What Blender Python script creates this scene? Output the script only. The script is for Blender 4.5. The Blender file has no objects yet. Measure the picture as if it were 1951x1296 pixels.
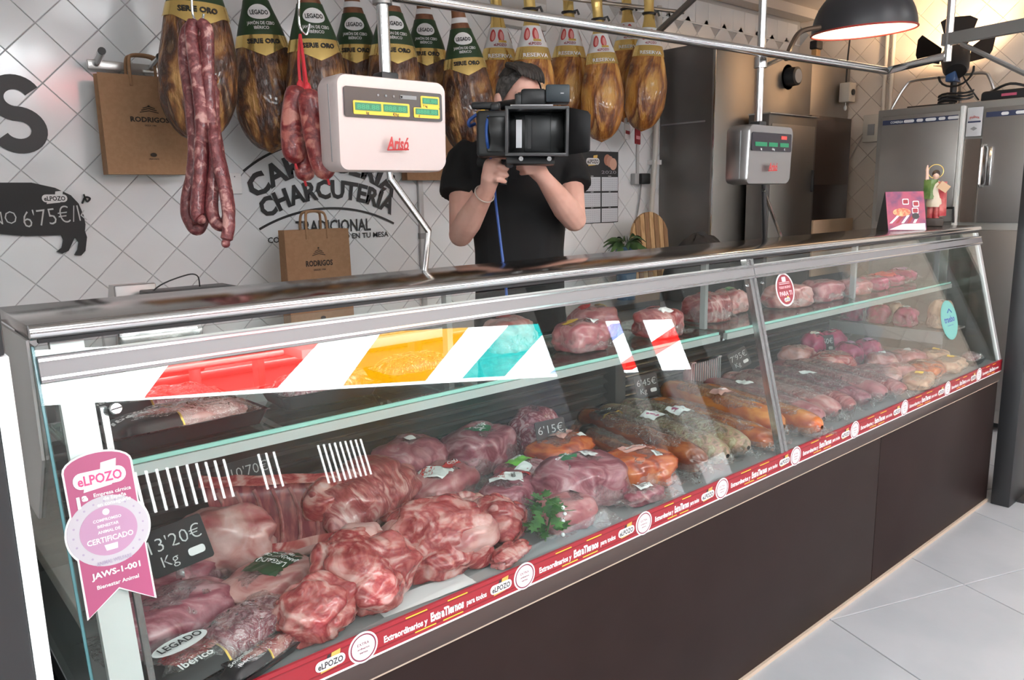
import bpy, bmesh, math, random
from mathutils import Vector, Matrix, noise
random.seed(7)
sc = bpy.context.scene
COL = sc.collection
V = Vector
PI = math.pi

# ------------------------------------------------------------------ camera
F, PX, PY = 1480.0, 975.5, 648.0
CAM = V((0, 0, 1.51))
def _v(x, y): return V((x - PX, y - PY, F))
AX = _v(2709, 341).normalized()
AZ = -_v(1129, 8650).normalized()
AZ = (AZ - AX * AX.dot(AZ)).normalized()
AY = AZ.cross(AX)
def ray(px, py):
    c = _v(px, py); return V((AX.dot(c), AY.dot(c), AZ.dot(c)))
def atY(px, py, Y): d = ray(px, py); return CAM + d * (Y / d.y)
def atX(px, py, X): d = ray(px, py); return CAM + d * (X / d.x)
def atZ(px, py, Z): d = ray(px, py); return CAM + d * ((Z - CAM.z) / d.z)
def atD(px, py, D): return CAM + ray(px, py) * (D / F)
def inframe(p, m=40):
    c = V(p) - CAM; k = AX * c.x + AY * c.y + AZ * c.z
    if k.z < .1: return False
    x, y = PX + F * k.x / k.z, PY + F * k.y / k.z
    return -m < x < 1951 + m and -m < y < 1296 + m
cd = bpy.data.cameras.new('camera'); cam = bpy.data.objects.new('camera', cd); COL.objects.link(cam)
cd.sensor_width = 36; cd.lens = F / 1951 * 36; cd.clip_start = .02
right = V((AX.x, AY.x, AZ.x)); up = -V((AX.y, AY.y, AZ.y)); back = -V((AX.z, AY.z, AZ.z))
cam.matrix_world = Matrix(((right.x, up.x, back.x, 0), (right.y, up.y, back.y, 0), (right.z, up.z, back.z, CAM.z), (0, 0, 0, 1)))
sc.camera = cam

# ------------------------------------------------------------------ sky, exposure
w = bpy.data.worlds.new('sky'); sc.world = w; w.use_nodes = True
bg = w.node_tree.nodes['Background']; bg.inputs[0].default_value = (.93, .97, 1, 1); bg.inputs[1].default_value = 17
vs = sc.view_settings
vs.view_transform = 'Standard'; vs.look = 'None'; vs.gamma = 1; vs.use_curve_mapping = False; vs.exposure = 0.24
sc.cycles.transparent_max_bounces = 40
sc.cycles.max_bounces = 10
sc.cycles.sample_clamp_indirect = 6
PANEL_E, FILL_E, LED_E, BULB_E, STUDIO_W = 8.0, 36.0, 7.5, 115.0, 40.0

# ------------------------------------------------------------------ materials
MATS = {}
def nt(name):
    m = bpy.data.materials.new(name); m.use_nodes = True
    t = m.node_tree; return m, t, t.nodes['Principled BSDF'], t.nodes, t.links
def mat(name, col, rough=.5, metal=0, col2=None, scale=8, detail=3, lo=.4, hi=.6, bump=0, bscale=40, coat=0, sss=0, emit=0, stretch=None, spec=None):
    if name in MATS: return MATS[name]
    m, t, b, N, L = nt(name)
    b.inputs['Base Color'].default_value = (*col, 1)
    b.inputs['Roughness'].default_value = rough; b.inputs['Metallic'].default_value = metal
    if spec is not None: b.inputs['Specular IOR Level'].default_value = spec
    if coat: b.inputs['Coat Weight'].default_value = coat; b.inputs['Coat Roughness'].default_value = .12
    if sss: b.inputs['Subsurface Weight'].default_value = sss; b.inputs['Subsurface Radius'].default_value = (.01, .004, .003)
    if emit: b.inputs['Emission Color'].default_value = (*col, 1); b.inputs['Emission Strength'].default_value = emit
    tc = N.new('ShaderNodeTexCoord'); mp = N.new('ShaderNodeMapping'); L.new(tc.outputs['Object'], mp.inputs[0])
    if stretch: mp.inputs['Scale'].default_value = stretch
    if col2:
        n = N.new('ShaderNodeTexNoise'); n.inputs['Scale'].default_value = scale; n.inputs['Detail'].default_value = detail
        L.new(mp.outputs[0], n.inputs[0])
        r = N.new('ShaderNodeValToRGB'); r.color_ramp.elements[0].position = lo; r.color_ramp.elements[1].position = hi
        r.color_ramp.elements[0].color = (*col, 1); r.color_ramp.elements[1].color = (*col2, 1)
        L.new(n.outputs[0], r.inputs[0]); L.new(r.outputs[0], b.inputs['Base Color'])
    if bump:
        n = N.new('ShaderNodeTexNoise'); n.inputs['Scale'].default_value = bscale; n.inputs['Detail'].default_value = 4
        L.new(mp.outputs[0], n.inputs[0])
        bp = N.new('ShaderNodeBump'); bp.inputs['Strength'].default_value = bump; bp.inputs['Distance'].default_value = .01
        L.new(n.outputs[0], bp.inputs['Height']); L.new(bp.outputs[0], b.inputs['Normal'])
    MATS[name] = m; return m
FRESH = ('raw_pork', 'pale_pork', 'rib_pork', 'vacuum_pork', 'pink_loin')
def meat(name, stops, scale=9, dist=1.6, rough=.32, stretch=(1, 1, 1), bump=.35, bd=.006):
    if name in MATS: return MATS[name]
    m, t, b, N, L = nt(name)
    tc = N.new('ShaderNodeTexCoord'); mp = N.new('ShaderNodeMapping'); L.new(tc.outputs['Object'], mp.inputs[0]); mp.inputs['Scale'].default_value = stretch
    n = N.new('ShaderNodeTexNoise'); n.inputs['Scale'].default_value = scale; n.inputs['Detail'].default_value = 5; n.inputs['Distortion'].default_value = dist
    L.new(mp.outputs[0], n.inputs[0])
    r = N.new('ShaderNodeValToRGB'); e = r.color_ramp.elements
    stops = [(q, (c[0] * .80, c[1] * .72, c[2] * .78)) for q, c in stops] if name in FRESH else stops
    e[0].position = stops[0][0]; e[0].color = (*stops[0][1], 1); e[1].position = stops[-1][0]; e[1].color = (*stops[-1][1], 1)
    for p, c in stops[1:-1]:
        q = e.new(p); q.color = (*c, 1)
    L.new(n.outputs[0], r.inputs[0]); L.new(r.outputs[0], b.inputs['Base Color'])
    b.inputs['Roughness'].default_value = rough; b.inputs['Coat Weight'].default_value = .25
    b.inputs['Subsurface Weight'].default_value = .0
    n2 = N.new('ShaderNodeTexNoise'); n2.inputs['Scale'].default_value = scale * 4; n2.inputs['Detail'].default_value = 4; L.new(mp.outputs[0], n2.inputs[0])
    bp = N.new('ShaderNodeBump'); bp.inputs['Strength'].default_value = bump; bp.inputs['Distance'].default_value = bd
    L.new(n2.outputs[0], bp.inputs['Height']); L.new(bp.outputs[0], b.inputs['Normal'])
    MATS[name] = m; return m
def clear(name, tint, rough, k, ior=1.5, wrinkle=0, wscale=30, haze=0):
    """thin clear sheet: see-through with a Fresnel reflection on each face"""
    if name in MATS: return MATS[name]
    m, t, b, N, L = nt(name); N.remove(b); out = N['Material Output']
    tr = N.new('ShaderNodeBsdfTransparent'); tr.inputs[0].default_value = (*tint, 1)
    gl = N.new('ShaderNodeBsdfGlossy'); gl.inputs['Roughness'].default_value = rough; gl.inputs[0].default_value = (1, 1, 1, 1)
    fr = N.new('ShaderNodeFresnel'); fr.inputs[0].default_value = ior
    ge = N.new('ShaderNodeNewGeometry'); io = N.new('ShaderNodeMix'); io.inputs[2].default_value = ior; io.inputs[3].default_value = 1 / ior   # same strength on both faces of the sheet
    L.new(ge.outputs['Backfacing'], io.inputs[0]); L.new(io.outputs[0], fr.inputs[0])
    mu = N.new('ShaderNodeMath'); mu.operation = 'MULTIPLY'; mu.inputs[1].default_value = k; mu.use_clamp = True
    L.new(fr.outputs[0], mu.inputs[0])
    mx = N.new('ShaderNodeMixShader'); L.new(mu.outputs[0], mx.inputs[0]); L.new(gl.outputs[0], mx.inputs[2])
    if haze:
        df = N.new('ShaderNodeBsdfDiffuse'); df.inputs[0].default_value = (.8, .82, .82, 1)
        m2 = N.new('ShaderNodeMixShader'); m2.inputs[0].default_value = haze
        L.new(tr.outputs[0], m2.inputs[1]); L.new(df.outputs[0], m2.inputs[2]); L.new(m2.outputs[0], mx.inputs[1])
    else: L.new(tr.outputs[0], mx.inputs[1])
    L.new(mx.outputs[0], out.inputs[0])
    if wrinkle:
        tc = N.new('ShaderNodeTexCoord'); n = N.new('ShaderNodeTexNoise'); n.inputs['Scale'].default_value = wscale; n.inputs['Detail'].default_value = 3; n.inputs['Distortion'].default_value = 2.5
        L.new(tc.outputs['Object'], n.inputs[0]); bp = N.new('ShaderNodeBump'); bp.inputs['Strength'].default_value = wrinkle; bp.inputs['Distance'].default_value = .02
        L.new(n.outputs[0], bp.inputs['Height']); L.new(bp.outputs[0], gl.inputs['Normal']); L.new(bp.outputs[0], fr.inputs['Normal'])
    MATS[name] = m; return m
def emis(name, col, s):
    if name in MATS: return MATS[name]
    m, t, b, N, L = nt(name); N.remove(b); e = N.new('ShaderNodeEmission'); e.inputs[0].default_value = (*col, 1); e.inputs[1].default_value = s
    L.new(e.outputs[0], N['Material Output'].inputs[0]); MATS[name] = m; return m
def sail_mat(name, col):
    m, t, b, N, L = nt(name); N.remove(b); a = N.new('ShaderNodeBsdfTranslucent'); a.inputs[0].default_value = (*col, 1)
    c = N.new('ShaderNodeBsdfTransparent'); c.inputs[0].default_value = (*col, 1); x = N.new('ShaderNodeMixShader'); x.inputs[0].default_value = .6
    L.new(a.outputs[0], x.inputs[1]); L.new(c.outputs[0], x.inputs[2]); L.new(x.outputs[0], N['Material Output'].inputs[0]); return m

STEEL = mat('brushed_steel', (.60, .58, .56), .3, 1, bump=.03, bscale=60, stretch=(1, 1, 30))
STEELH = mat('brushed_steel_sheet', (.56, .54, .52), .36, 1, (.5, .48, .46), 3, bump=.03, bscale=60, stretch=(1, 40, 1))
CHROME = mat('chrome', (.58, .58, .58), .16, 1)
ALU = mat('aluminium', (.23, .225, .23), .5, .35)
WHITE = mat('white_paint', (.8, .8, .79), .4)
BLACK = mat('black_plastic', (.012, .012, .013), .4)
BLACKM = mat('black_matt', (.010, .010, .011), .7)
GREY = mat('grey_plastic', (.25, .25, .25), .5)
RED = mat('red_print', (.29, .012, .022), .4)
WPRINT = mat('white_print', (.72, .72, .72), .45)
KPRINT = mat('black_print', (.012, .012, .013), .5)
GOLD = mat('gold_foil', (.90, .66, .24), .16, .8, bump=.06, bscale=25)
GOLDP = mat('gold_print', (.8, .55, .15), .35, .8)
YEL = mat('yellow_print', (.85, .55, .05), .4)
GREEN = mat('green_label', (.02, .05, .018), .4)
KRAFT = mat('kraft_paper', (.34, .19, .10), .85, 0, (.37, .21, .115), 60)
TILE = mat('glazed_tile', (.77, .785, .80), .12, 0, (.80, .815, .83), 2, coat=.3)
GROUT = mat('grey_grout', (.48, .475, .47), .9)
GLASS = clear('clear_glass', (.95, .985, .975), .0, 1.0, 1.5)
SHELFG = clear('green_glass', (.80, .93, .88), .0, 1.0, 1.5)
EDGEG = mat('green_glass_edge', (.25, .5, .43), .15)
FILM = clear('vacuum_film', (.95, .95, .955), .10, 1.6, 1.5, 1.0, 42, .045)
FILM2 = clear('tray_film', (.94, .94, .94), .06, 2.2, 1.5, .8, 24, .04)
ACRYL = clear('clear_plastic', (.96, .97, .97), .03, 1.4, 1.45)

# ------------------------------------------------------------------ mesh building
MW = {}
def I(): return Matrix.Identity(4)
def T(*a): return Matrix.Translation(V(a))
def RZ(a): return Matrix.Rotation(math.radians(a), 4, 'Z')
def RX(a): return Matrix.Rotation(math.radians(a), 4, 'X')
def RY(a): return Matrix.Rotation(math.radians(a), 4, 'Y')
def ori(p, xaxis, yaxis):
    x = V(xaxis).normalized(); y = V(yaxis); y = (y - x * x.dot(y)).normalized(); z = x.cross(y)
    return Matrix(((x.x, y.x, z.x, p[0]), (x.y, y.y, z.y, p[1]), (x.z, y.z, z.z, p[2]), (0, 0, 0, 1)))
def wallM(p): return ori(p, (1, 0, 0), (0, 0, 1))     # sheet facing the customers
class MB:
    def __init__(s): s.v = []; s.f = []
    def add(s, vs, fs, M=None):
        o = len(s.v)
        s.v += [M @ V(p) if M else V(p) for p in vs]
        s.f += [[i + o for i in f] for f in fs]; return s
    def box(s, x0, x1, y0, y1, z0, z1, M=None, bev=0, seg=2):
        if not bev:
            vs = [(x, y, z) for x in (x0, x1) for y in (y0, y1) for z in (z0, z1)]
            return s.add(vs, [(0, 1, 3, 2), (4, 6, 7, 5), (0, 4, 5, 1), (2, 3, 7, 6), (0, 2, 6, 4), (1, 5, 7, 3)], M)
        bm = bmesh.new(); bmesh.ops.create_cube(bm, size=1)
        for q in bm.verts: q.co = V(((x0 + x1) / 2 + q.co.x * (x1 - x0), (y0 + y1) / 2 + q.co.y * (y1 - y0), (z0 + z1) / 2 + q.co.z * (z1 - z0)))
        bmesh.ops.bevel(bm, geom=bm.edges[:], offset=bev, segments=seg, profile=.5, affect='EDGES')
        bm.verts.index_update(); vs = [q.co.copy() for q in bm.verts]; fs = [[q.index for q in f.verts] for f in bm.faces]; bm.free()
        return s.add(vs, fs, M)
    def tube(s, pts, r, n=10, M=None, closed=False, caps=True):
        pts = [V(p) for p in pts]; k = len(pts); rs = r if isinstance(r, (list, tuple)) else [r] * k
        vs = []; fs = []; nrm = None
        for i, p in enumerate(pts):
            if closed: d = pts[(i + 1) % k] - pts[i - 1]
            else: d = pts[min(i + 1, k - 1)] - pts[max(i - 1, 0)]
            d.normalize()
            if nrm is None:
                nrm = d.orthogonal().normalized()
            else:
                nrm = nrm - d * nrm.dot(d)
                if nrm.length < 1e-6: nrm = d.orthogonal()
                nrm.normalize()
            b = d.cross(nrm)
            for j in range(n):
                a = 2 * PI * j / n; vs.append(p + (nrm * math.cos(a) + b * math.sin(a)) * rs[i])
        for i in range(k if closed else k - 1):
            for j in range(n):
                a = i * n + j; b2 = i * n + (j + 1) % n; c = ((i + 1) % k) * n + (j + 1) % n; d2 = ((i + 1) % k) * n + j
                fs.append((a, b2, c, d2))
        if caps and not closed:
            fs.append(list(range(n))[::-1]); fs.append(list(range((k - 1) * n, k * n)))
        return s.add(vs, fs, M)
    def cyl(s, a, b, r, n=14, M=None): return s.tube([a, b], r, n, M)
    def lathe(s, prof, n=24, M=None):
        vs = []; fs = []
        for r, z in prof:
            for j in range(n): a = 2 * PI * j / n; vs.append((r * math.cos(a), r * math.sin(a), z))
        for i in range(len(prof) - 1):
            for j in range(n): fs.append((i * n + j, i * n + (j + 1) % n, (i + 1) * n + (j + 1) % n, (i + 1) * n + j))
        return s.add(vs, fs, M)
    def ball(s, c, r, n=14, M=None):
        if not isinstance(r, (tuple, list, Vector)): r = (r, r, r)
        m = max(6, n // 2 + 2); prof = [(math.sin(PI * i / m), -math.cos(PI * i / m)) for i in range(m + 1)]
        vs = []; fs = []
        for a, z in prof:
            for j in range(n):
                t = 2 * PI * j / n; vs.append((c[0] + r[0] * a * math.cos(t), c[1] + r[1] * a * math.sin(t), c[2] + r[2] * z))
        for i in range(m):
            for j in range(n): fs.append((i * n + j, i * n + (j + 1) % n, (i + 1) * n + (j + 1) % n, (i + 1) * n + j))
        return s.add(vs, fs, M)
    def prism(s, poly, h0, h1, M=None):
        k = len(poly); vs = [(x, y, h0) for x, y in poly] + [(x, y, h1) for x, y in poly]
        fs = [list(range(k))[::-1], list(range(k, 2 * k))] + [(i, (i + 1) % k, k + (i + 1) % k, k + i) for i in range(k)]
        return s.add(vs, fs, M)
    def fn(s, f, nu, nv, M=None, wrapu=False):
        vs = [f(i / (nu if wrapu else nu - 1), j / (nv - 1)) for j in range(nv) for i in range(nu)]; fs = []
        for j in range(nv - 1):
            for i in range(nu if wrapu else nu - 1):
                fs.append((j * nu + i, j * nu + (i + 1) % nu, (j + 1) * nu + (i + 1) % nu, (j + 1) * nu + i))
        return s.add(vs, fs, M)
    def text(s, body, M=None, h=.05, wdt=None, bold=.02, align='C', f=None, shear=0):
        vs, fs = glyphs(body, bold, shear)
        x0 = min(p[0] for p in vs); x1 = max(p[0] for p in vs)
        k = h / .73; kx = wdt / (x1 - x0) if wdt else k
        ox = {'C': (x0 + x1) / 2, 'L': x0, 'R': x1}[align]
        ps = [((x - ox) * kx, (y - .365) * k, 0) for x, y in vs]
        if f: ps = [f(*p[:2]) for p in ps]
        return s.add(ps, fs, M)
    def mesh(s, name='m', smooth=40, mt=None):
        me = bpy.data.meshes.new(name); me.from_pydata([tuple(p) for p in s.v], [], s.f); me.validate(); me.update()
        if smooth:
            me.shade_smooth(); me.set_sharp_from_angle(angle=math.radians(smooth))
        if mt: me.materials.append(mt)
        return me
    def build(s, name, mt, parent=None, world=False, smooth=40, label=None, fix=True):
        if world and parent: inv = MW[parent.name].inverted(); s.v = [inv @ p for p in s.v]
        me = s.mesh(name, smooth, mt)
        if fix:
            bm = bmesh.new(); bm.from_mesh(me); bmesh.ops.remove_doubles(bm, verts=bm.verts, dist=1e-5); bmesh.ops.recalc_face_normals(bm, faces=bm.faces); bm.to_mesh(me); bm.free()
        return put(name, me, parent, label)
def put(name, me, parent=None, label=None, M=None):
    o = bpy.data.objects.new(name, me); COL.objects.link(o)
    if parent: o.parent = parent
    if label: o['label'] = label
    if M: o.matrix_basis = M
    MW[o.name] = (MW[parent.name] if parent else I()) @ (M or I())
    return o
GL = {}
def glyphs(body, bold, shear=0):
    k = (body, bold, shear)
    if k not in GL:
        c = bpy.data.curves.new('t', 'FONT'); c.body = body; c.size = 1; c.resolution_u = 2; c.offset = bold; c.shear = shear
        o = bpy.data.objects.new('t', c); me = o.to_mesh()
        GL[k] = ([(p.co.x, p.co.y) for p in me.vertices], [list(f.vertices) for f in me.polygons])
        o.to_mesh_clear(); bpy.data.objects.remove(o); bpy.data.curves.remove(c)
    return GL[k]
def tag(o, label, cat=None, group=None, kind=None):
    o['label'] = label
    if cat: o['category'] = cat
    if group: o['group'] = group
    if kind: o['kind'] = kind
    return o
def thing(name, label, cat, M=None, group=None):
    if M is None: M = I()
    if not isinstance(M, Matrix): M = T(*M)
    o = bpy.data.objects.new(name, None); COL.objects.link(o); o.matrix_basis = M; o.empty_display_size = .05
    MW[o.name] = M.copy(); return tag(o, label, cat, group)
def struct(o, label=None):
    o['kind'] = 'structure'
    if label: o['label'] = label; o['category'] = o.name.split('_')[0]
    return o
def dup(root, M, label, group=None):
    r = root.copy(); COL.objects.link(r); r.matrix_basis = M; MW[r.name] = M.copy(); r['label'] = label
    if group: r['group'] = group
    for ch in list(root.children):
        c = ch.copy(); COL.objects.link(c); c.parent = r; MW[c.name] = M @ ch.matrix_basis
        for g in list(ch.children):
            d = g.copy(); COL.objects.link(d); d.parent = c
    return r
def lerp(pts, v):
    n = len(pts)
    for i in range(n - 1):
        (a, x), (b, y) = pts[i], pts[i + 1]
        if v <= b:
            h = b - a; t = max(0, (v - a) / h)
            def sl(k):
                if k <= 0 or k >= n - 1: return (pts[min(k + 1, n - 1)][1] - pts[max(k - 1, 0)][1]) / max(1e-6, pts[min(k + 1, n - 1)][0] - pts[max(k - 1, 0)][0])
                d0 = (pts[k][1] - pts[k - 1][1]) / (pts[k][0] - pts[k - 1][0]); d1 = (pts[k + 1][1] - pts[k][1]) / (pts[k + 1][0] - pts[k][0])
                return 0 if d0 * d1 <= 0 else 2 * d0 * d1 / (d0 + d1)
            return x * (1 + 2 * t) * (1 - t) ** 2 + y * t * t * (3 - 2 * t) + h * t * (1 - t) * (sl(i) * (1 - t) - sl(i + 1) * t)
    return pts[-1][1]
def nz(p, f, seed=0): return noise.noise(V((p[0] * f + seed * 3.7, p[1] * f - seed * 1.9, p[2] * f + seed * .77)))
def ico(sub):
    bm = bmesh.new(); bmesh.ops.create_icosphere(bm, subdivisions=sub, radius=1); bm.verts.index_update()
    r = ([v.co.copy() for v in bm.verts], [[v.index for v in f.verts] for f in bm.faces]); bm.free(); return r
ICO3, ICO4 = ico(4), ico(5)
def circle(r, n=32, ry=None, cx=0, cy=0): return [(cx + r * math.cos(2 * PI * i / n), cy + (ry or r) * math.sin(2 * PI * i / n)) for i in range(n)]
def rrect(x0, x1, y0, y1, r, n=5):
    out = []
    for cx, cy, a0 in ((x1 - r, y1 - r, 0), (x0 + r, y1 - r, 90), (x0 + r, y0 + r, 180), (x1 - r, y0 + r, 270)):
        for i in range(n + 1): a = math.radians(a0 + 90 * i / n); out.append((cx + r * math.cos(a), cy + r * math.sin(a)))
    return out
# ================================================================== SETTING
YW, XR = 3.42, 6.08
D2 = .15 * math.sqrt(2)
def tile_mesh(s, th, bev, mt):
    a = s / 2; b = a - bev; m = MB()
    m.add([(-a, -a, 0), (a, -a, 0), (a, a, 0), (-a, a, 0), (-a, -a, th - bev), (a, -a, th - bev), (a, a, th - bev), (-a, a, th - bev), (-b, -b, th), (b, -b, th), (b, b, th), (-b, b, th)],
          [(0, 1, 5, 4), (1, 2, 6, 5), (2, 3, 7, 6), (3, 0, 4, 7), (4, 5, 9, 8), (5, 6, 10, 9), (6, 7, 11, 10), (7, 4, 8, 11), (8, 9, 10, 11)])
    return m
def tile_field(wall, cells, s, mt, lim=280):
    """cells: matrices of tile positions; those in view become pieces, the rest one joined part"""
    proto = tile_mesh(s, .007, .002, mt); me = proto.mesh('tile', 0, mt); rest = MB(); n = 0
    cells.sort(key=lambda c: (c.translation - CAM).length)
    for c in cells:
        if inframe(c.translation, 60) and n < lim:
            j = c @ T(0, 0, random.uniform(-.0006, .0006)) @ RX(random.uniform(-.25, .25)) @ RY(random.uniform(-.25, .25))
            put('tile', me, wall, M=j); n += 1
        else: rest.add(proto.v, proto.f, c)
    if rest.v: o = rest.build('tile_field', mt, wall, smooth=0); o['kind'] = 'stuff'
wall = MB().box(-1.0, 6.2, YW, YW + .12, 0, 2.95).build('wall_back', GROUT, smooth=0)
struct(wall, 'white glazed wall tiles laid diagonally behind the counter')
A0 = V((.989, YW, 1.427)); cells = []
for i in range(-32, 60):
    for j in range(-32, 60):
        x = A0.x + D2 / 2 + (i + j) * D2 / 2; z = A0.z + (i - j) * D2 / 2
        if -.9 < x < 5.98 and 0.1 < z < 2.6: cells.append(wallM((x, YW + .001, z)) @ RZ(45))
tile_field(wall, cells, .1482, TILE)
m = MB(); prt = tile_mesh(.148, .007, .002, TILE)
for i in range(44): m.add(prt.v, prt.f, wallM((-.5 + i * .15, YW + .001, 2.735)))
m.build('border_tiles', TILE, wall, smooth=0)['kind'] = 'stuff'
MB().box(-.6, 6.1, YW - .008, YW, 2.652, 2.66).build('border_moulding', TILE, wall)
wr = MB().box(XR, XR + .12, -.3, YW + .1, 0, 2.95).build('wall_right', GROUT, smooth=0)
struct(wr, 'cream diagonal wall tiles behind the tall fridge')
CREAM = mat('cream_tile', (.64, .54, .45), .16, 0, (.68, .58, .49), 2, coat=.2)
cells = []
for i in range(-30, 40):
    for j in range(-30, 40):
        y = 2.6 + (i + j) * D2 / 2; z = 2.3 + (i - j) * D2 / 2
        if -.2 < y < 3.36 and 0.1 < z < 2.9: cells.append(ori((XR - .001, y, z), (0, -1, 0), (0, 0, 1)) @ RZ(45))
tile_field(wr, cells, .1482, CREAM)
CEIL = mat('cream_plaster', (.62, .56, .5), .8)
struct(MB().box(-1, 6.1, 1.0, YW + .1, 2.9, 3.0).build('ceiling', CEIL), 'plain plaster ceiling over the stall')
struct(MB().box(-1, 6.1, YW - .14, YW - .02, 2.83, 2.9).build('trim_1', CEIL), 'plaster cornice along the top of the back wall')
struct(MB().box(-1.1, -1.0, 1.0, YW + .1, 0, 2.95).build('wall_left', WHITE), 'plain white side wall at the far left end')
# floor
FL = mat('grey_floor_tile', (.33, .345, .36), .35, 0, (.37, .38, .395), 3, detail=5, bump=.04, bscale=18)
fl = MB().box(-6, 44, -26, 3.6, -.08, -.008).build('floor', mat('floor_grout', (.34, .34, .33), .9), smooth=0)
struct(fl, 'large pale grey floor tiles set askew to the counter')
e1 = V((math.cos(math.radians(-20)), math.sin(math.radians(-20)), 0)); e2 = V((-e1.y, e1.x, 0)); S = .655
tp = tile_mesh(S - .004, .008, .0015, FL); tm = tp.mesh('tile', 0, FL); rest = MB()
for i in range(-12, 16):
    for j in range(-12, 9):
        c = V((2.512, 1.19, 0)) + e1 * (i + .5) * S + e2 * (j + .5) * S
        if not (-5 < c.x < 12 and -8 < c.y < 3): continue
        Mx = T(c.x, c.y, -.008) @ RZ(-20)
        if any(inframe(c + e1 * a * S / 2 + e2 * b * S / 2, 0) for a in (-1, 0, 1) for b in (-1, 0, 1)) and c.y < 1.4 and c.length < 7: put('tile', tm, fl, M=Mx)
        else: rest.add(tp.v, tp.f, Mx)
rest.build('tile_field', FL, fl, smooth=0)['kind'] = 'stuff'
# hall in front of the stall: flat roof with light panels, open strip of sky with coloured sails, wall across the way
ROOF = mat('hall_roof', (.5, .47, .44), .8)
m = MB(); m.prism([(-6, .98), (44, .98), (44, -15.4), (8, -5.3), (2, -3.85), (-6, -1.9)], 3.0, 3.12)
struct(m.build('ceiling_hall', ROOF, smooth=0), 'flat hall ceiling on the customer side, out of view')
FAR = mat('far_wall', (.05, .047, .045), .8, 0, (.06, .057, .055), 2)
a, b = V((-6, -2.0, 0)), V((44, -23.8, 0))
FA = a.copy(); m = MB(); q = (b - a).normalized(); nn = V((q.y, -q.x, 0)); m.prism([(p.x, p.y) for p in (a, b, b + nn * .3, a + nn * .3)], 0, 3.0)
fw = struct(m.build('wall_far', FAR, smooth=0), 'dull wall across the passage behind the photographer')
for i, (a, b) in enumerate(((5.58, 6.26), (6.81, 6.86), (7.74, 44))):
    struct(MB().box(a, b, -3.3, -3.0, 0, 3.0).build('wall_pillar_%d' % (i + 1), FAR, smooth=0), ('dark hall column', 'thin dark mullion', 'dark hall wall')[i] + ' behind the photographer, out of view')
SLIT = emis('window_daylight', (1, 1, 1), 13)
for i, ss in enumerate([8.62 + .12 * k for k in range(10)] + [10.2 + .12 * k for k in range(3)] + [11.2 + .105 * k for k in range(9)]):
    c = FA + q * ss - nn * .012; tall = .42 if i < 13 else .5
    wn = MB().box(-.012, .012, -.006, .006, 0, tall, T(c.x, c.y, 2.27 - tall) @ RZ(math.degrees(math.atan2(q.y, q.x)))).build('window_%d' % (i + 1), SLIT); struct(wn, 'narrow lit window slit in the far wall, out of view')
PANEL = emis('light_panel', (.96, .98, 1), PANEL_E); PANEL_FILL = emis('light_panel_fill', (.93, .97, 1), FILL_E)  # far row is an added, unseen fill that brightens the back wall
for i, (x, y) in enumerate(((.35, .15), (1.75, .1), (3.2, .05), (4.6, .0), (.2, -2.1), (1.6, -2.3), (3.0, -2.5), (4.4, -2.7))):
    t = thing('ceiling_light', ('first', 'second', 'third', 'fourth')[i % 4] + ' square light panel from the left in the ' + ('near' if i < 4 else 'added far fill') + ' row of the hall ceiling', 'light', (x, y, 2.93), 'hall light panels')
    MB().box(-.31, .31, -.31, .31, .015, .07).build('housing', WHITE, t)
    MB().box(-.29, .29, -.29, .29, .0, .014).build('diffuser', PANEL if i < 4 else PANEL_FILL, t)
for nm, c, pts in (('red', (.85, .20, .18), [(2.2, -5.6), (2.2, -4.0), (3.7, -4.35), (3.85, -6.2)]), ('yellow', (.85, .55, .02), [(5.0, -6.75), (4.45, -4.5), (5.9, -4.85), (6.8, -7.5)]),
                   ('teal', (.15, .62, .6), [(7.8, -7.9), (6.7, -5.0), (7.8, -5.4), (9.2, -8.5)]), ('lavender', (.5, .55, .8), [(11, -9.3), (9.7, -6), (10.6, -6.2), (12, -9.7)]), ('red', (.8, .10, .09), [(14.3, -10.7), (12.6, -6.8), (14.2, -7.2), (15.9, -11.4)])):
    o = MB().prism(pts, 3.03, 3.034).build('shade_sail', sail_mat(nm + '_sail', c), smooth=0)
    tag(o, nm + (' shade sail at the far end of the passage' if pts[0][0] > 13 else ' translucent shade sail over the passage, seen only mirrored in the counter glass'), 'shade sail', 'shade sails')
# stall front: black steel post at right, black shutter leaf at left
t = thing('steel_post', 'black steel post at the right end of the counter', 'post', (4.2, 1.13, 0))
MB().box(-.13, .1, -.03, .05, 0, 2.95, bev=.004).build('post', BLACK, t)
MB().box(.1, .26, -.01, .03, 0, 2.95).build('flange', BLACK, t)
MB().box(-.02, .16, -.06, -.03, 0, .012).build('base_plate', BLACK, t)
t = thing('folding_door', 'black folding door leaf with a white edge strip at the far left', 'door', (.12, 1.02, 0))
MB().box(-.6, -.004, 0, .035, 0, 2.6, bev=.003).build('leaf', BLACK, t)
MB().box(-.004, .013, -.004, .035, 0, 1.345, bev=.002).build('edge_strip', mat('white_edge', (.88, .9, .9), .3), t)
MB().box(-.035, .010, -.012, .03, 1.345, 1.62, bev=.006).build('handle', BLACK, t)

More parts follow.
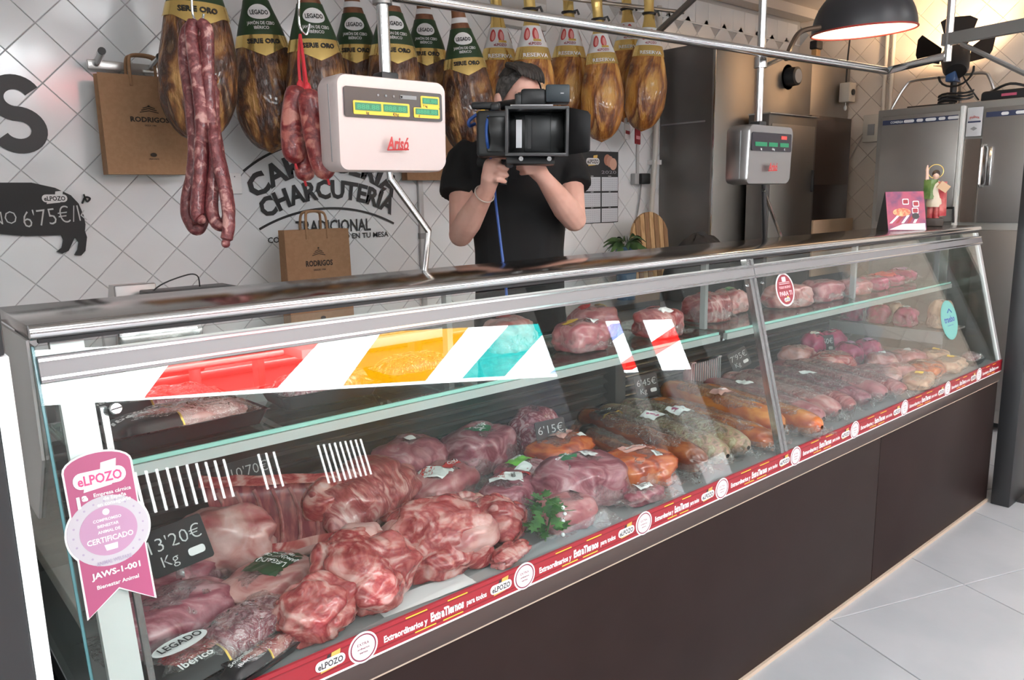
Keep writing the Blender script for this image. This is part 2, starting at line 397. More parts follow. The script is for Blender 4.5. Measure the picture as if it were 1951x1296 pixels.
# ================================================================== DISPLAY COUNTER
X0, X1, XM, YS, ZS = .205, 4.09, 2.15, 1.2, .711
BROWN = mat('brown_laminate', (.017, .0095, .0085), .45, 0, (.019, .011, .010), 5, spec=.12)
def gy(z): return YS + (z - ZS) * .25
counter = thing('display_counter', 'long refrigerated butcher display counter with slanted glass and brown front', 'counter', (X0, YS, 0))
def C(name, mt, *boxes, bev=0, **k):
    m = MB()
    for b in boxes: m.box(*b, bev=bev)
    return m.build(name, mt, counter, True, **k)
C('front_panel', BROWN, (X0, 2.852, YS + .004, YS + .03, .014, .604), bev=.002)
C('front_panel', BROWN, (2.856, X1, YS + .004, YS + .03, .014, .604), bev=.002)
C('seam_strip', mat('beige_sealant', (.45, .36, .28), .6), (X0, X1, YS, YS + .02, .604, .609))
C('floor_seal', MATS['beige_sealant'], (X0, X1, YS - .004, YS + .03, 0, .014))
C('upper_ledge', mat('brown_ledge', (.045, .028, .024), .3), (X0, X1, YS - .004, YS + .03, .609, .656), bev=.003)
C('white_bead', WHITE, (X0, X1, YS - .006, YS, .654, .659))
C('plinth_body', mat('grey_case', (.16, .16, .16), .6), (X0 + .01, X1 - .01, YS + .032, 1.96, .02, .655))
C('deck', mat('deck_grey', (.26, .265, .27), .35), (X0, X1, YS + .004, 1.95, .66, .70))
strip = C('red_strip', RED, (X0, X1, YS - .007, YS - .001, .659, ZS))
for z0, dz in ((.700, .0025), (.6665, .0025)):
    C('strip_line', mat('dark_red_print', (.20, .008, .014), .4), (X0, X1, YS - .0076, YS - .007, z0, z0 + dz))
LOGOK = mat('logo_slate', (.03, .03, .035), .5)
def elpozo(parent, M, wd, mono=False, ink=None):
    """capsule logo with the slanted flag bars behind it; M maps the sheet (x right, y up) to the parent"""
    k = wd
    m = MB(); m.prism([(.02 * k, .1 * k), (.06 * k, .3 * k), (.36 * k, .33 * k), (.32 * k, .1 * k)], .0002, .0006, M); m.prism([(-.3 * k, -.1 * k), (-.34 * k, -.24 * k), (.2 * k, -.19 * k), (.24 * k, -.1 * k)], .0002, .0006, M)
    m.build('logo_flag', WPRINT if mono else GOLDP, parent)
    if not mono:
        m = MB(); m.prism([(-.14 * k, .1 * k), (-.07 * k, .27 * k), (.03 * k, .28 * k), (-.01 * k, .1 * k)], .0002, .0006, M); m.build('logo_bar', LOGOK, parent)
    MB().prism(rrect(-.5 * k, .5 * k, -.17 * k, .17 * k, .16 * k), .0006, .0011, M).build('logo_capsule', WPRINT, parent)
    MB().text('eLPOZO', M @ T(0, 0, .0014), h=.2 * k, wdt=.84 * k, bold=.03).build('logo_text', ink or (mat('logo_pink', (.55, .06, .2), .5) if mono else LOGOK), parent)
SM = MW[strip.name].inverted()
CIRC = [.649, 1.055, 1.464, 1.807, 2.21, 2.608, 3.014, 3.433, 3.791]
def SP(x, z, d=0): return SM @ wallM((x, YS - .0075 - d, z))
for i, x in enumerate(CIRC):
    zc = .685
    MB().prism(circle(.031, 36), 0, .0008, SP(x, zc)).build('round_badge', WPRINT, strip)
    m = MB()
    for a, b in ((.0275, .0245),):
        m.add([(r * math.cos(2 * PI * j / 36), r * math.sin(2 * PI * j / 36), .001) for r in (a, b) for j in range(36)], [(j, (j + 1) % 36, 36 + (j + 1) % 36, 36 + j) for j in range(36)], SP(x, zc))
    m.text('EXTRA', SP(x, zc + .008, .0012), h=.006, bold=.01); m.text('ordinarios', SP(x, zc - .001, .0012), h=.0045); m.text('tiernos', SP(x, zc - .009, .0012), h=.0045)
    m.build('badge_print', mat('wine_print', (.2, .03, .06), .5), strip)
    elpozo(strip, SP(x - .068, zc - .001), .06)
    xa = x + .045; xb = (CIRC[i + 1] if i < 8 else 4.15) - .108; wdt = xb - xa
    if xb > X1: xb = X1 - .005; wdt = xb - xa
    m = MB(); m.text('Extraordinarios y', SP(xa, zc - .003, .0003), h=.0135, wdt=wdt * .40, bold=.035, align='L')
    m.text('ExtraTiernos', SP(xa + wdt * .43, zc, .0003), h=.0185, wdt=wdt * .33, bold=.05, align='L')
    m.text('para todos', SP(xa + wdt * .79, zc - .002, .0003), h=.0125, wdt=wdt * .21, bold=.03, align='L')
    m.build('strip_text', WPRINT, strip)
    for q, z in ((.2, .0195), (.28, -.0185), (.6, .0185), (.55, -.0195)): MB().box(xa + wdt * q, xa + wdt * (q + .2), YS - .0082, YS - .0076, zc + z, zc + z + .0022, SM).build('yellow_dash', YEL, strip)
m = MB(); elpozo(strip, SP(.395, .684), .06)
m.text('para todos', SP(.335, .683, .0003), h=.0125, wdt=.075, bold=.03, align='R'); m.build('strip_text', WPRINT, strip)
# glazing
def pane(x0, x1, za, zb, name='front_glass', mt=GLASS, th=.006, off=0):
    m = MB(); ya, yb = gy(za) + off, gy(zb) + off
    m.add([(x, y, z) for x in (x0, x1) for y, z in ((ya, za), (yb, zb), (yb + th, zb), (ya + th, za))], [(0, 1, 2, 3), (7, 6, 5, 4), (0, 4, 5, 1), (1, 5, 6, 2), (2, 6, 7, 3), (3, 7, 4, 0)])
    return m.build(name, mt, counter, True, smooth=0)
pane(X0 + .004, XM - .008, .70, 1.30); pane(XM + .008, X1 - .012, .70, 1.30)
def slope_bar(name, mt, x0, x1, za, zb, d0, d1):
    m = MB(); m.add([(x, gy(z) + d, z) for x in (x0, x1) for z, d in ((za, d0), (zb, d0), (zb, d1), (za, d1))], [(0, 1, 2, 3), (7, 6, 5, 4), (0, 4, 5, 1), (1, 5, 6, 2), (2, 6, 7, 3), (3, 7, 4, 0)])
    return m.build(name, mt, counter, True, smooth=0)
WALU = mat('white_aluminium', (.62, .63, .62), .3, .3)
slope_bar('glass_header', ALU, X0 + .005, XM - .002, 1.247, 1.285, -.012, .012); slope_bar('glass_header', ALU, XM + .002, X1, 1.247, 1.285, -.012, .012)
for z in (1.252, 1.279): slope_bar('header_lip', CHROME, X0 + .005, X1, z, z + .004, -.015, -.011)
for dx in (-.014, .010): slope_bar('centre_post', CHROME, XM + dx - .007, XM + dx + .007, .70, 1.305, -.004, .016)
slope_bar('centre_post_core', GREY, XM - .008, XM + .004, .70, 1.30, .002, .014)
slope_bar('end_post', WALU, X1 - .03, X1 - .004, .70, 1.30, -.003, .012)
slope_bar('end_post', WALU, X0 + .028, X0 + .075, .66, 1.305, .012, .03)
slope_bar('end_bar', CHROME, X0 + .083, X0 + .093, .66, 1.19, .02, .032)
slope_bar('glass_edge', mat('teal_glass_edge', (.14, .33, .36), .15), X0 + .001, X0 + .005, .66, 1.30, 0, .006)
for xx in (X0 + .1, XM - .04, XM + .045):
    m = MB(); zz = 1.19 if xx < 1 else 1.225; M0 = ori((xx, gy(zz) - .001, zz), (1, 0, 0), (0, .25, 1)); rr_ = .0095 if xx < 1 else .005
    m.lathe([(0, .006), (rr_ * .85, .006), (rr_, .004), (rr_, 0)], 20, M0); o = m.build('glass_screw', CHROME, counter, True)
    if xx < 1: MB().box(-.008, .008, -.0012, .0012, .006, .0066, M0 @ RZ(8)).build('screw_slot', BLACK, counter, True)
for x0 in (X0 + .001, X1 - .006):
    m = MB(); m.prism([(gy(.70), .70), (gy(1.30), 1.30), (1.66, 1.30), (1.95, 1.0), (1.95, .70)], x0, x0 + .005, ori((0, 0, 0), (0, 1, 0), (0, 0, 1)))
    m.build('end_glass', GLASS, counter, True, smooth=0)
# end cheek below the worktop, left
GCASE = mat('grey_cheek', (.36, .35, .335), .5, .2)
m = MB(); m.prism([(1.352, 1.12), (1.352, 1.31), (1.64, 1.31), (1.64, 1.0), (1.46, .99)], X0 - .004, X0, ori((0, 0, 0), (0, 1, 0), (0, 0, 1))); m.build('end_cheek', GCASE, counter, True, smooth=0)
C('worktop', mat('worktop_steel', (.50, .47, .44), .14, 1, (.46, .43, .40), 2, bump=.02, bscale=30, stretch=(1, 30, 1)), (X0, X1, 1.35, 1.64, 1.312, 1.333), bev=.002)
m = MB(); m.tube([(X0, 1.345, 1.3215), (X1, 1.345, 1.3215)], .0115, 18); m.build('worktop_nosing', CHROME, counter, True)
C('worktop_gasket', BLACK, (X0 + .01, X1 - .01, 1.34, 1.352, 1.305, 1.311))
for x in (X0 + .015, 1.1, XM, 3.2, X1 - .02): C('upright', GREY, (x - .008, x + .008, 1.50, 1.52, 1.064, 1.312))
# interior: rear wall with louvre slats, dividers, shelves, lamp
DK = mat('dark_liner', (.055, .052, .05), .45); DK2 = mat('dark_slat', (.10, .095, .09), .25, .6)
C('rear_liner', DK, (X0 + .01, X1 - .01, 1.93, 1.95, .70, 1.0))
for i in range(7):
    for (a, b) in ((X0 + .02, XM - .03), (XM + .03, X1 - .03)):
        z = .735 + i * .037
        m = MB(); m.add([(x, y, q) for x in (a, b) for y, q in ((1.925, z), (1.905, z + .006), (1.905, z + .012), (1.925, z + .026))], [(0, 1, 2, 3), (7, 6, 5, 4), (0, 4, 5, 1), (1, 5, 6, 2), (2, 6, 7, 3), (3, 7, 4, 0)])
        m.build('slat', DK2, counter, True, smooth=0)
C('divider', DK, (XM - .028, XM + .028, 1.87, 1.93, .70, 1.045))
C('rear_cap', GREY, (X0, X1, 1.90, 1.97, 1.0, 1.025))
for a, b in ((X0 + .08, XM - .02), (XM + .02, X1 - .03)):
    C('glass_shelf', SHELFG, (a, b, 1.44, 1.80, 1.056, 1.064))
    C('shelf_edge', EDGEG, (a, b, 1.435, 1.44, 1.056, 1.064))
    C('shelf_rail', mat('grey_rail', (.42, .45, .43), .3, .5), (a, b, 1.43, 1.445, 1.035, 1.055))
for x in (X0 + .1, 1.1, XM - .03, XM + .03, 3.2, X1 - .05): C('shelf_bracket', CHROME, (x - .006, x + .006, 1.45, 1.92, 1.028, 1.035))
for a, b in ((X0 + .12, XM - .06), (XM + .06, X1 - .1)): C('lamp_tube', emis('case_lamp', (1, .98, .94), LED_E), (a, b, 1.40, 1.425, 1.296, 1.305))
# printed stickers on the glass
def GM(px, py, d=.0015):
    dr = ray(px, py); n = V((0, -1, .25)); t = (V((0, YS, ZS)) - CAM).dot(n) / dr.dot(n); p = CAM + dr * t
    return ori(p + n.normalized() * d, (1, 0, 0), (0, .25, 1))
def sheet(name, mt, poly, M, th=.0006, label=None): return MB().prism(poly, 0, th, M).build(name, mt, counter, True, smooth=0, label=label)
PINK = mat('pink_print', (.37, .065, .16), .45); LILAC = mat('lilac_print', (.43, .235, .37), .45); PALEP = mat('pale_print', (.47, .45, .49), .45)
gm = GM(207, 1010)
h0, w0 = .122, .047
def badge_outline(e):
    w, r, q = w0 + e, .058 + e, -h0 - e
    arc = [(-(w) * math.cos(a), h0 - .022 + (.022 + e) * math.sin(a)) for a in [PI * i / 12 for i in range(12, -1, -1)]]
    ry = .03
    left = [(-w, .052), (-w - .002, .045)]
    def ring(sg): return [(sg * r * math.cos(a), r * math.sin(a) * .93) for a in [math.radians(d) for d in range(36, -37, -6)]]
    return [(x, y) for x, y in reversed(arc)][::-1] and [(w * math.cos(a), h0 - .022 + (.022 + e) * math.sin(a)) for a in [PI * i / 12 for i in range(13)]] + [(-x, y) for x, y in ring(1)] + [(-w, q), (0, q + .032 + e * .3), (w, q)] + ring(1)[::-1]
aw = sheet('award_sticker', WPRINT, badge_outline(.003), gm, .0004, 'pink award ribbon sticker on the left glass')
AW = MW[counter.name].inverted() @ gm
def sub(parent, name, mt, mb): return mb.build(name, mt, parent, smooth=0)
sub(aw, 'ribbon', PINK, MB().prism(badge_outline(0), .0005, .0008, AW))
sub(aw, 'seal', PALEP, MB().prism(circle(.058, 48, .054), .0009, .0012, AW)); sub(aw, 'seal_centre', LILAC, MB().prism(circle(.041, 40, .038), .0013, .0016, AW))
elpozo(aw, AW @ T(0, .083, .001), .075, True)
AT = [('1ª', -.029, .052, .017, None, .05), ('Empresa cárnica', .014, .058, .006, None, .02), ('de España', .016, .050, .006, None, .02), ('en conseguirlo', .014, .042, .006, None, .02), ('CERTIFICADO', 0, -.012, .0085, .066, .02), ('COMPROMISO', 0, .018, .0045, None, .02), ('BIENESTAR', 0, .009, .0045, None, .02), ('ANIMAL DE', 0, 0, .0045, None, .02), ('JAWS-1-001', 0, -.063, .009, .07, .03), ('Bienestar Animal', 0, -.081, .006, .06, .02)]
for s_, x, y, h, wd, bo in AT: sub(aw, 'award_text', WPRINT, MB().text(s_, AW @ T(x, y, .0022), h=h, wdt=wd, bold=bo))
sub(aw, 'award_dot', WPRINT, MB().prism(circle(.005, 16, cx=0, cy=.029), .0017, .002, AW)); sub(aw, 'award_cup', WPRINT, MB().prism([(-.008, -.03), (-.01, -.021), (.009, -.021), (.008, -.03)], .0017, .002, AW))
m = MB(); m.text('ANIMAL WELFARE', AW @ T(0, -.0465, .002), h=.006, wdt=.05); 
for i in range(20):
    a = 2 * PI * i / 20
    if not 4.1 < a < 5.3: m.prism(circle(.0017, 6, cx=.0495 * math.cos(a), cy=.046 * math.sin(a)), .0013, .0016, AW)
sub(aw, 'seal_print', mat('mauve_print', (.36, .3, .42), .5), m)
def oval(px, py, rx, ry, rim, fillm, label):
    g = GM(px, py); o = sheet('oval_sticker', rim, circle(rx, 40, ry), g, .0004, label); Q = MW[counter.name].inverted() @ g
    sub(o, 'sticker_face', fillm, MB().prism(circle(rx * .88, 40, ry * .9), .0005, .0008, Q)); return o, Q
o, Q = oval(1495, 552, .055, .055, WPRINT, mat('oval_red', (.26, .03, .045), .45), 'round red and white sticker on the glass beside the centre post')
m = MB(); m.text('PARA TI', Q @ T(0, -.012, .001), h=.014, wdt=.075, bold=.04); m.text('TODO BUENO', Q @ T(0, .008, .001), h=.008, wdt=.07)
for y in (.018, .023): m.box(-.032, .032, y, y + .002, .0009, .0012, Q)
m.prism(rrect(-.012, .012, .026, .042, .004), .0009, .0012, Q); sub(o, 'sticker_print', mat('rose_print', (.78, .5, .52), .5), m); elpozo(o, Q @ T(0, -.033, .001), .034)
o, Q = oval(1808, 610, .085, .085, mat('mint_print', (.13, .36, .32), .45), mat('mint_face', (.145, .39, .35), .45), 'round turquoise sticker on the glass near the right end')
m = MB(); m.text('traebo', Q @ T(0, .005, .001), h=.028, wdt=.11, bold=.02); m.tube([(-.01, .032, .001), (.012, .047, .001), (.035, .03, .001)], .002, 5, Q); m.text('tu compra en casa', Q @ T(0, -.022, .001), h=.006); sub(o, 'sticker_print', mat('navy_print', (.05, .07, .3), .5), m)
# ================================================================== OVERHEAD RAIL, SCALES
RZ_ = 1.97
rail = thing('hanging_rail', 'chrome tube rail running above the counter', 'rail', (.2, 1.67, RZ_))
ra, rb, rc = V((.2, 1.672, RZ_)), V((3.235, 1.442, RZ_)), V((3.06, 1.155, RZ_))
MB().tube([ra, rb, rc], .0145, 14).build('rail_tube', CHROME, rail, True)
MB().tube([rc + V((0, 0, -.02)), rc + V((0, 0, .93))], .013, 12).build('rail_post', CHROME, rail, True)
GSTEEL = mat('grey_steel_bar', (.22, .21, .2), .35, .8)
MB().box(-.012, .012, -.95, .02, -.02, .02, T(rc.x, rc.y, rc.z + .055) @ RZ(-12)).build('cross_bar', GSTEEL, rail, True)
MB().tube([rc + V((-.02, -.05, .03)), rc + V((-.16, -.6, -.30))], .008, 8).build('brace', GSTEEL, rail, True)
def onrail(x): t = (x - ra.x) / (rb.x - ra.x); return ra + (rb - ra) * t
MB().tube([atY(1340, -20, 2.3), atY(1255, 60, 2.6)], .016, 8).build('ceiling_strut', GSTEEL, rail, True)
def scale(x, yf, z0, z1, lab, px, near):
    w, h, d = .283, z1 - z0, .095
    t = thing('shop_scale', lab, 'scale', (x + w / 2, yf, z0))
    # housing with the flared lower front
    def prof(zz): return lerp([(0, .012), (.52, -.006), (.6, 0), (1, .004)], zz / h)
    m = MB(); out = rrect(-w / 2, w / 2, 0, h, .022, 6); k = len(out)
    vs = []
    for yy, sh in ((d, .955), (d - .02, 1), (.008, 1), (0, .975)):
        for (a, b) in out: vs.append((a * sh, yy + (prof(b) if yy < .05 else 0), h / 2 + (b - h / 2) * sh))
    fs = [[r * k + i, r * k + (i + 1) % k, (r + 1) * k + (i + 1) % k, (r + 1) * k + i] for r in range(3) for i in range(k)] + [list(range(k)), list(range(3 * k, 4 * k))[::-1]]
    m.add(vs, fs); m.build('housing', mat('scale_shell_light', (.56, .475, .455), .32, .3) if near else mat('scale_shell_steel', (.40, .39, .385), .3, 1), t)
    MB().box(-w / 2 - .001, w / 2 + .001, .035, .038, .02, h - .02).build('shell_seam', GREY, t)
    dp = MB().prism(rrect(-w * .44, w * .45, h * .56, h * .87, .006), 0, .003, wallM((0, .004, 0))).build('display_panel', mat('display_black', (.02, .016, .022), .25), t)
    Q = wallM((0, .0005, 0)); LCD = mat('green_lcd', (.01, .16, .07), .3, emit=.25)
    if near:
        for a, b, c, e in ((-.37, .13, .59, .73), (.17, .42, .59, .70), (.24, .42, .70, .83)):
            MB().prism(rrect(w * a, w * b, h * c, h * e, .003), .0, .001, Q).build('display_frame', YEL, dp)
        for a, b, c, e in ((-.355, -.13, .63, .71), (-.11, .11, .63, .71), (.185, .405, .625, .69), (.255, .405, .745, .81)):
            MB().prism(rrect(w * a, w * b, h * c, h * e, .001), .0012, .002, Q).build('lcd', LCD, dp)
        for s_, fx, fz, hh, ww in (('888.88', -.243, .67, .010, .055), ('888.88', -.003, .67, .010, .055), ('8888.88', .295, .658, .009, .055), ('88.88', .33, .777, .008, .036)):
            MB().text(s_, Q @ T(w * fx, h * fz, .0022), h=hh, wdt=ww).build('lcd_digits', mat('lcd_digit', (.03, .26, .13), .4, emit=.3), dp)
        m = MB(); m.text('kg', Q @ T(-w * .25, h * .61, .0014), h=.006); m.text('€/kg', Q @ T(0, h * .61, .0014), h=.006); m.text('€', Q @ T(w * .22, h * .607, .0014), h=.005); m.text('T kg', Q @ T(w * .28, h * .722, .0014), h=.005); m.build('unit_text', KPRINT, dp)
        for i in range(4): MB().prism(circle(.0025, 10, cx=w * (-.15 + .07 * i), cy=h * .80), 0, .001, Q).build('indicator', GREY, dp)
        MB().prism(rrect(w * .05, w * .2, h * .78, h * .82, .001), 0, .001, Q).build('maker_plate', GREY, dp)
    else:
        for a, b in ((-.38, -.12), (-.08, .12), (.18, .38)): MB().prism(rrect(w * a, w * b, h * .64, h * .71, .001), 0, .001, Q).build('lcd', LCD, dp)
        MB().prism(rrect(w * .2, w * .33, h * .77, h * .83, .002), 0, .001, Q).build('red_key', mat('red_key', (.5, .05, .04), .4, emit=.3), dp)
        m = MB(); m.text('kg', Q @ T(-w * .25, h * .6, .0014), h=.007); m.text('€/kg', Q @ T(w * .02, h * .6, .0014), h=.007); m.text('€', Q @ T(w * .28, h * .6, .0014), h=.007); m.build('unit_text', WPRINT, dp)
    m = MB(); m.text('Arisó', wallM((-.002, -.007, h * .30)), h=.028, wdt=.058, bold=.035, shear=.25); m.build('brand_text', mat('brand_red', (.42, .02, .02), .4), t)
    MB().tube([(-.029, -.0065, h * .225), (.026, -.0065, h * .235)], .0016, 6).build('brand_underline', MATS['brand_red'], t)
    return t
s1 = scale(.831, 1.5, 1.570, 1.770, 'pale pink shop scale with yellow framed displays, left of the cameraman', 735, True)
s2 = scale(2.373, 1.5, 1.535, 1.735, 'steel shop scale with a dark display in front of the steel cold room', 1448, False)
for t, px, top in ((s1, 735, 1.765), (s2, 1448, 1.73)):
    p = atY(px, 150, 1.555); x = p.x
    MB().cyl((x, 1.555, top), (x, 1.555, 2.898), .0135, 14).build('pole', CHROME, t, True)
    MB().box(x - .022, x + .022, 1.535, 1.575, top - .004, top + .022, bev=.004).build('pole_socket', BLACK, t, True)
    m = MB(); m.lathe([(.014, -.018), (.022, -.018), (.022, .018), (.014, .018)], 14, T(x, 1.555, RZ_ - .02)); m.build('pole_clamp', GSTEEL if t is s1 else CHROME, t, True)
p0, p1, p2 = atY(742, 322, 1.56), atY(816, 440, 1.60), V((1.105, 1.606, 1.333))
MB().tube([p0 + V((0, 0, .012)), p0 + V((0, 0, -.02)), p1, p2], .0085, 10).build('leg', CHROME, s1, True)
p0, p1 = atY(1455, 345, 1.56), atZ(1457, 456, 1.334)
MB().tube([p0, p1], .009, 10).build('leg', BLACK, s2, True); MB().tube([p0 + V((0, 0, -.03)), atZ(1487, 449, 1.334)], .007, 8).build('leg', CHROME, s2, True)
pc = onrail(2.5); MB().tube([V((atY(1448, 118, 1.555).x, 1.555, 1.93)), atY(1500, 106, 1.72)], .008, 8).build('side_arm', CHROME, s2, True)

# ================================================================== HAMS
HL = .84
WV = [(0, .012), (.03, .034), (.10, .03), (.20, .033), (.30, .052), (.42, .086), (.56, .114), (.70, .129), (.80, .128), (.89, .108), (.95, .076), (.985, .038), (1, .001)]
def HS(u, v, off=0, k=1, thin=.72):
    w = lerp(WV, v) * k + off; d = w * thin
    cx = .018 * math.sin(v * 3.0) * (1 if v > .2 else v / .2); cy = -.01 * v
    r = 1 + .05 * nz((math.cos(u), math.sin(u), v * 5), 1.3, 2) * (1 if v > .5 else .2)
    return V((cx + math.sin(u) * w * r, cy - math.cos(u) * d * r, -v * HL))
HAM1 = meat('ham_rind_dark', [(.33, (.50, .27, .09)), (.43, (.25, .105, .03)), (.50, (.10, .036, .017)), (.58, (.045, .02, .013)), (.68, (.28, .17, .09))], 10, 2.0, .34, (1, 1, .42), 1.0, .02)
HAM2 = meat('ham_rind_gold', [(.33, (.66, .36, .09)), (.44, (.50, .22, .045)), (.52, (.28, .095, .022)), (.60, (.12, .035, .016)), (.7, (.45, .25, .09))], 8, 2.0, .3, (1, 1, .36), 1.0, .018)
SHANK = mat('ham_shank', (.22, .085, .035), .45, 0, (.12, .04, .02), 14, bump=.3, bscale=30)
def patch(us, vs_, off, nu=22, nv=10):
    """sheet on the ham surface; us, vs_ give the bounds, vs_(u) -> (v0, v1)"""
    def f(a, b):
        u = us[0] + (us[1] - us[0]) * a; v0, v1 = vs_(u); return HS(u, v0 + (v1 - v0) * b, off)
    return MB().fn(f, nu, nv)
def wrap(v0, off=.007):
    def f(x, y):
        v = v0 - y / HL; return HS(x / (lerp(WV, v)), v, off)
    return f
def disc(u0, v0, rx, ry, off, n=24):
    w = lerp(WV, v0); m = MB(); ring = []
    vs = [HS(u0, v0, off)]
    for q in (.5, 1):
        for i in range(n): a = 2 * PI * i / n; vs.append(HS(u0 + q * rx * math.cos(a) / w, v0 - q * ry * math.sin(a) / HL, off))
    fs = [(0, 1 + i, 1 + (i + 1) % n) for i in range(n)] + [(1 + i, 1 + n + i, 1 + n + (i + 1) % n, 1 + (i + 1) % n) for i in range(n)]
    return m.add(vs, fs)
def ham_body(v0, v1, nv=26): return MB().fn(lambda a, b: HS(2 * PI * a, v0 + (v1 - v0) * b), 28, nv, wrapu=True)
def make_legado():
    t = thing('cured_ham', 'x', 'ham', group='black label hams on the back wall')
    ham_body(.28, 1).build('ham_body', HAM1, t); ham_body(0, .285, 10).build('shank', SHANK, t)
    c = patch((-1.9, 1.9), lambda u: (.285, .455), .003).build('collar', GREEN, t)
    patch((-1.7, 1.7), lambda u: (.452, .508 + .045 * max(0, 1 - abs(u) / .8)), .0045, 33).build('gold_band', GOLD, t)
    disc(0, .345, .042, .03, .006).build('oval_plate', WPRINT, c)
    MB().text('LEGADO', h=.018, wdt=.066, bold=.03, f=wrap(.347, .0075)).build('plate_text', KPRINT, c)
    m = MB(); m.text('JAMÓN DE CEBO', h=.013, wdt=.105, bold=.02, f=wrap(.398)); m.text('IBÉRICO', h=.012, wdt=.055, bold=.02, f=wrap(.42)); m.build('collar_text', WPRINT, c)
    MB().text('SERIE ORO', h=.018, wdt=.125, bold=.04, f=wrap(.482, .008)).build('band_text', KPRINT, t)
    patch((-1.2, 1.2), lambda u: (.225, .255), .004, 12, 3).build('neck_tag', WPRINT, t)
    MB().tube([HS(a * PI / 6, .13, .004) for a in range(12)], .004, 6, closed=True).build('tie', mat('cord', (.3, .24, .16), .8), t)
    MB().tube([(0, 0, -.05), (0, .02, .02), (0, .01, .12)], .003, 6).build('hanging_cord', MATS['cord'], t)
    return t
def make_pozo():
    t = thing('cured_ham', 'x', 'ham', group='white label hams on the back wall')
    ham_body(.28, 1).build('ham_body', HAM2, t); ham_body(0, .285, 10).build('foil_shank', GOLD, t)
    c = patch((-2.4, 2.4), lambda u: (.27, .40), .003).build('collar', WPRINT, t)
    patch((-2.4, 2.4), lambda u: (.398, .475), .0045).build('gold_band', GOLD, t)
    for u, s_ in ((-.62, 1), (.12, 1), (1.5, 1)):
        disc(u, .322, .016, .033, .005, 16).build('ham_picture', mat('picture_red', (.5, .05, .05), .5), c)
        disc(u + .05, .325, .009, .024, .006, 14).build('ham_slice', mat('picture_pink', (.7, .3, .28), .5), c)
    MB().text('eLPOZO', h=.014, wdt=.065, bold=.03, f=wrap(.38)).build('collar_text', mat('brand_wine', (.3, .02, .04), .5), c)
    patch((-.1, .5), lambda u: (.352, .366), .006, 8, 3).build('collar_flag', GOLDP, c)
    MB().text('RESERVA', h=.02, wdt=.13, bold=.03, f=wrap(.45, .009)).build('band_text', WPRINT, t)
    m = MB().tube([HS(a * PI / 6, .17, .005) for a in range(12)], .008, 6, closed=True); m.build('tie', BLACK, t)
    MB().tube([HS(.6, .17, .01), HS(.9, .16, .03), HS(1.0, .19, .035)], .007, 6).build('tie_end', BLACK, t)
    MB().tube([(0, 0, -.05), (0, .02, .02), (0, .01, .12)], .003, 6).build('hanging_cord', BLACK, t)
    return t
def hamM(px, py, Y, vref, tilt=0, sc_=1, dz=0):
    p = atY(px, py, Y); yaw = -math.degrees(math.asin(p.x / math.hypot(p.x, p.y))) * .8 + dz
    return T(p.x, p.y, p.z + vref * HL * sc_) @ RZ(yaw) @ RY(tilt) @ Matrix.Scale(sc_, 4)
L0 = make_legado()
LEG = [(366, -42, 2.98, .345, 2, 1.05, 'leftmost cured ham, hanging behind the long thin sausages', 0), (476, 27, 3.2, .345, -3, 1, 'dark cured ham in full view left of the red chorizos', 0), (580, 34, 3.0, .345, -2, 1, 'cured ham hanging behind the red chorizos', 8),
       (669, 50, 3.22, .345, 0, .98, 'cured ham hanging above the left half of the pink scale', -8), (742, 48, 3.0, .345, 1, .98, 'cured ham partly hidden by the pole of the pink scale', 5), (806, 60, 3.22, .345, 1, .97, 'cured ham just right of the pink scale pole', -5), (866, 78, 3.0, .345, -4, .95, 'rightmost green collared ham, beside the cameraman', 0)]
for i, (px, py, Y, vr, tl, k, lab, dz) in enumerate(LEG):
    Mx = hamM(px, py, Y, vr, tl, k, dz)
    if i == 0: L0.matrix_basis = Mx; MW[L0.name] = Mx; L0['label'] = lab
    else: dup(L0, Mx, lab)
P0 = make_pozo()
POZ = [(946, 75, 3.22, .335, 1, .95, 'white collared ham directly above the cameraman, left of two', 0), (1008, 72, 3.0, .335, 0, .95, 'white collared ham directly above the cameraman, right of two', 6), (1083, 72, 3.22, .335, 2, .95, 'white collared ham right of the camera viewfinder', -6),
       (1136, 85, 3.02, .335, -2, .92, 'golden ham hanging lowest, above the wall calendar', 4), (1192, 62, 3.27, .335, 0, .95, 'pale foil wrapped ham, second from the steel cold room', -4), (1236, 72, 3.06, .335, 3, .95, 'rightmost white collared ham, next to the steel cold room', 4)]
for i, (px, py, Y, vr, tl, k, lab, dz) in enumerate(POZ):
    Mx = hamM(px, py, Y, vr, tl, k, dz)
    if i == 0: P0.matrix_basis = Mx; MW[P0.name] = Mx; P0['label'] = lab
    else: dup(P0, Mx, lab)
hr = thing('ham_bar', 'steel bar high on the back wall carrying the hams', 'rail', (.9, 3.16, 2.65))
MB().tube([(.9, 3.16, 2.42), (4.2, 3.16, 2.62)], .012, 10).build('bar', STEEL, hr, True)
for x in (1.2, 2.6, 3.9): MB().box(x - .012, x + .012, 3.16, YW - .009, 2.43 + (x - .9) * .06, 2.45 + (x - .9) * .06).build('bracket', STEEL, hr, True)

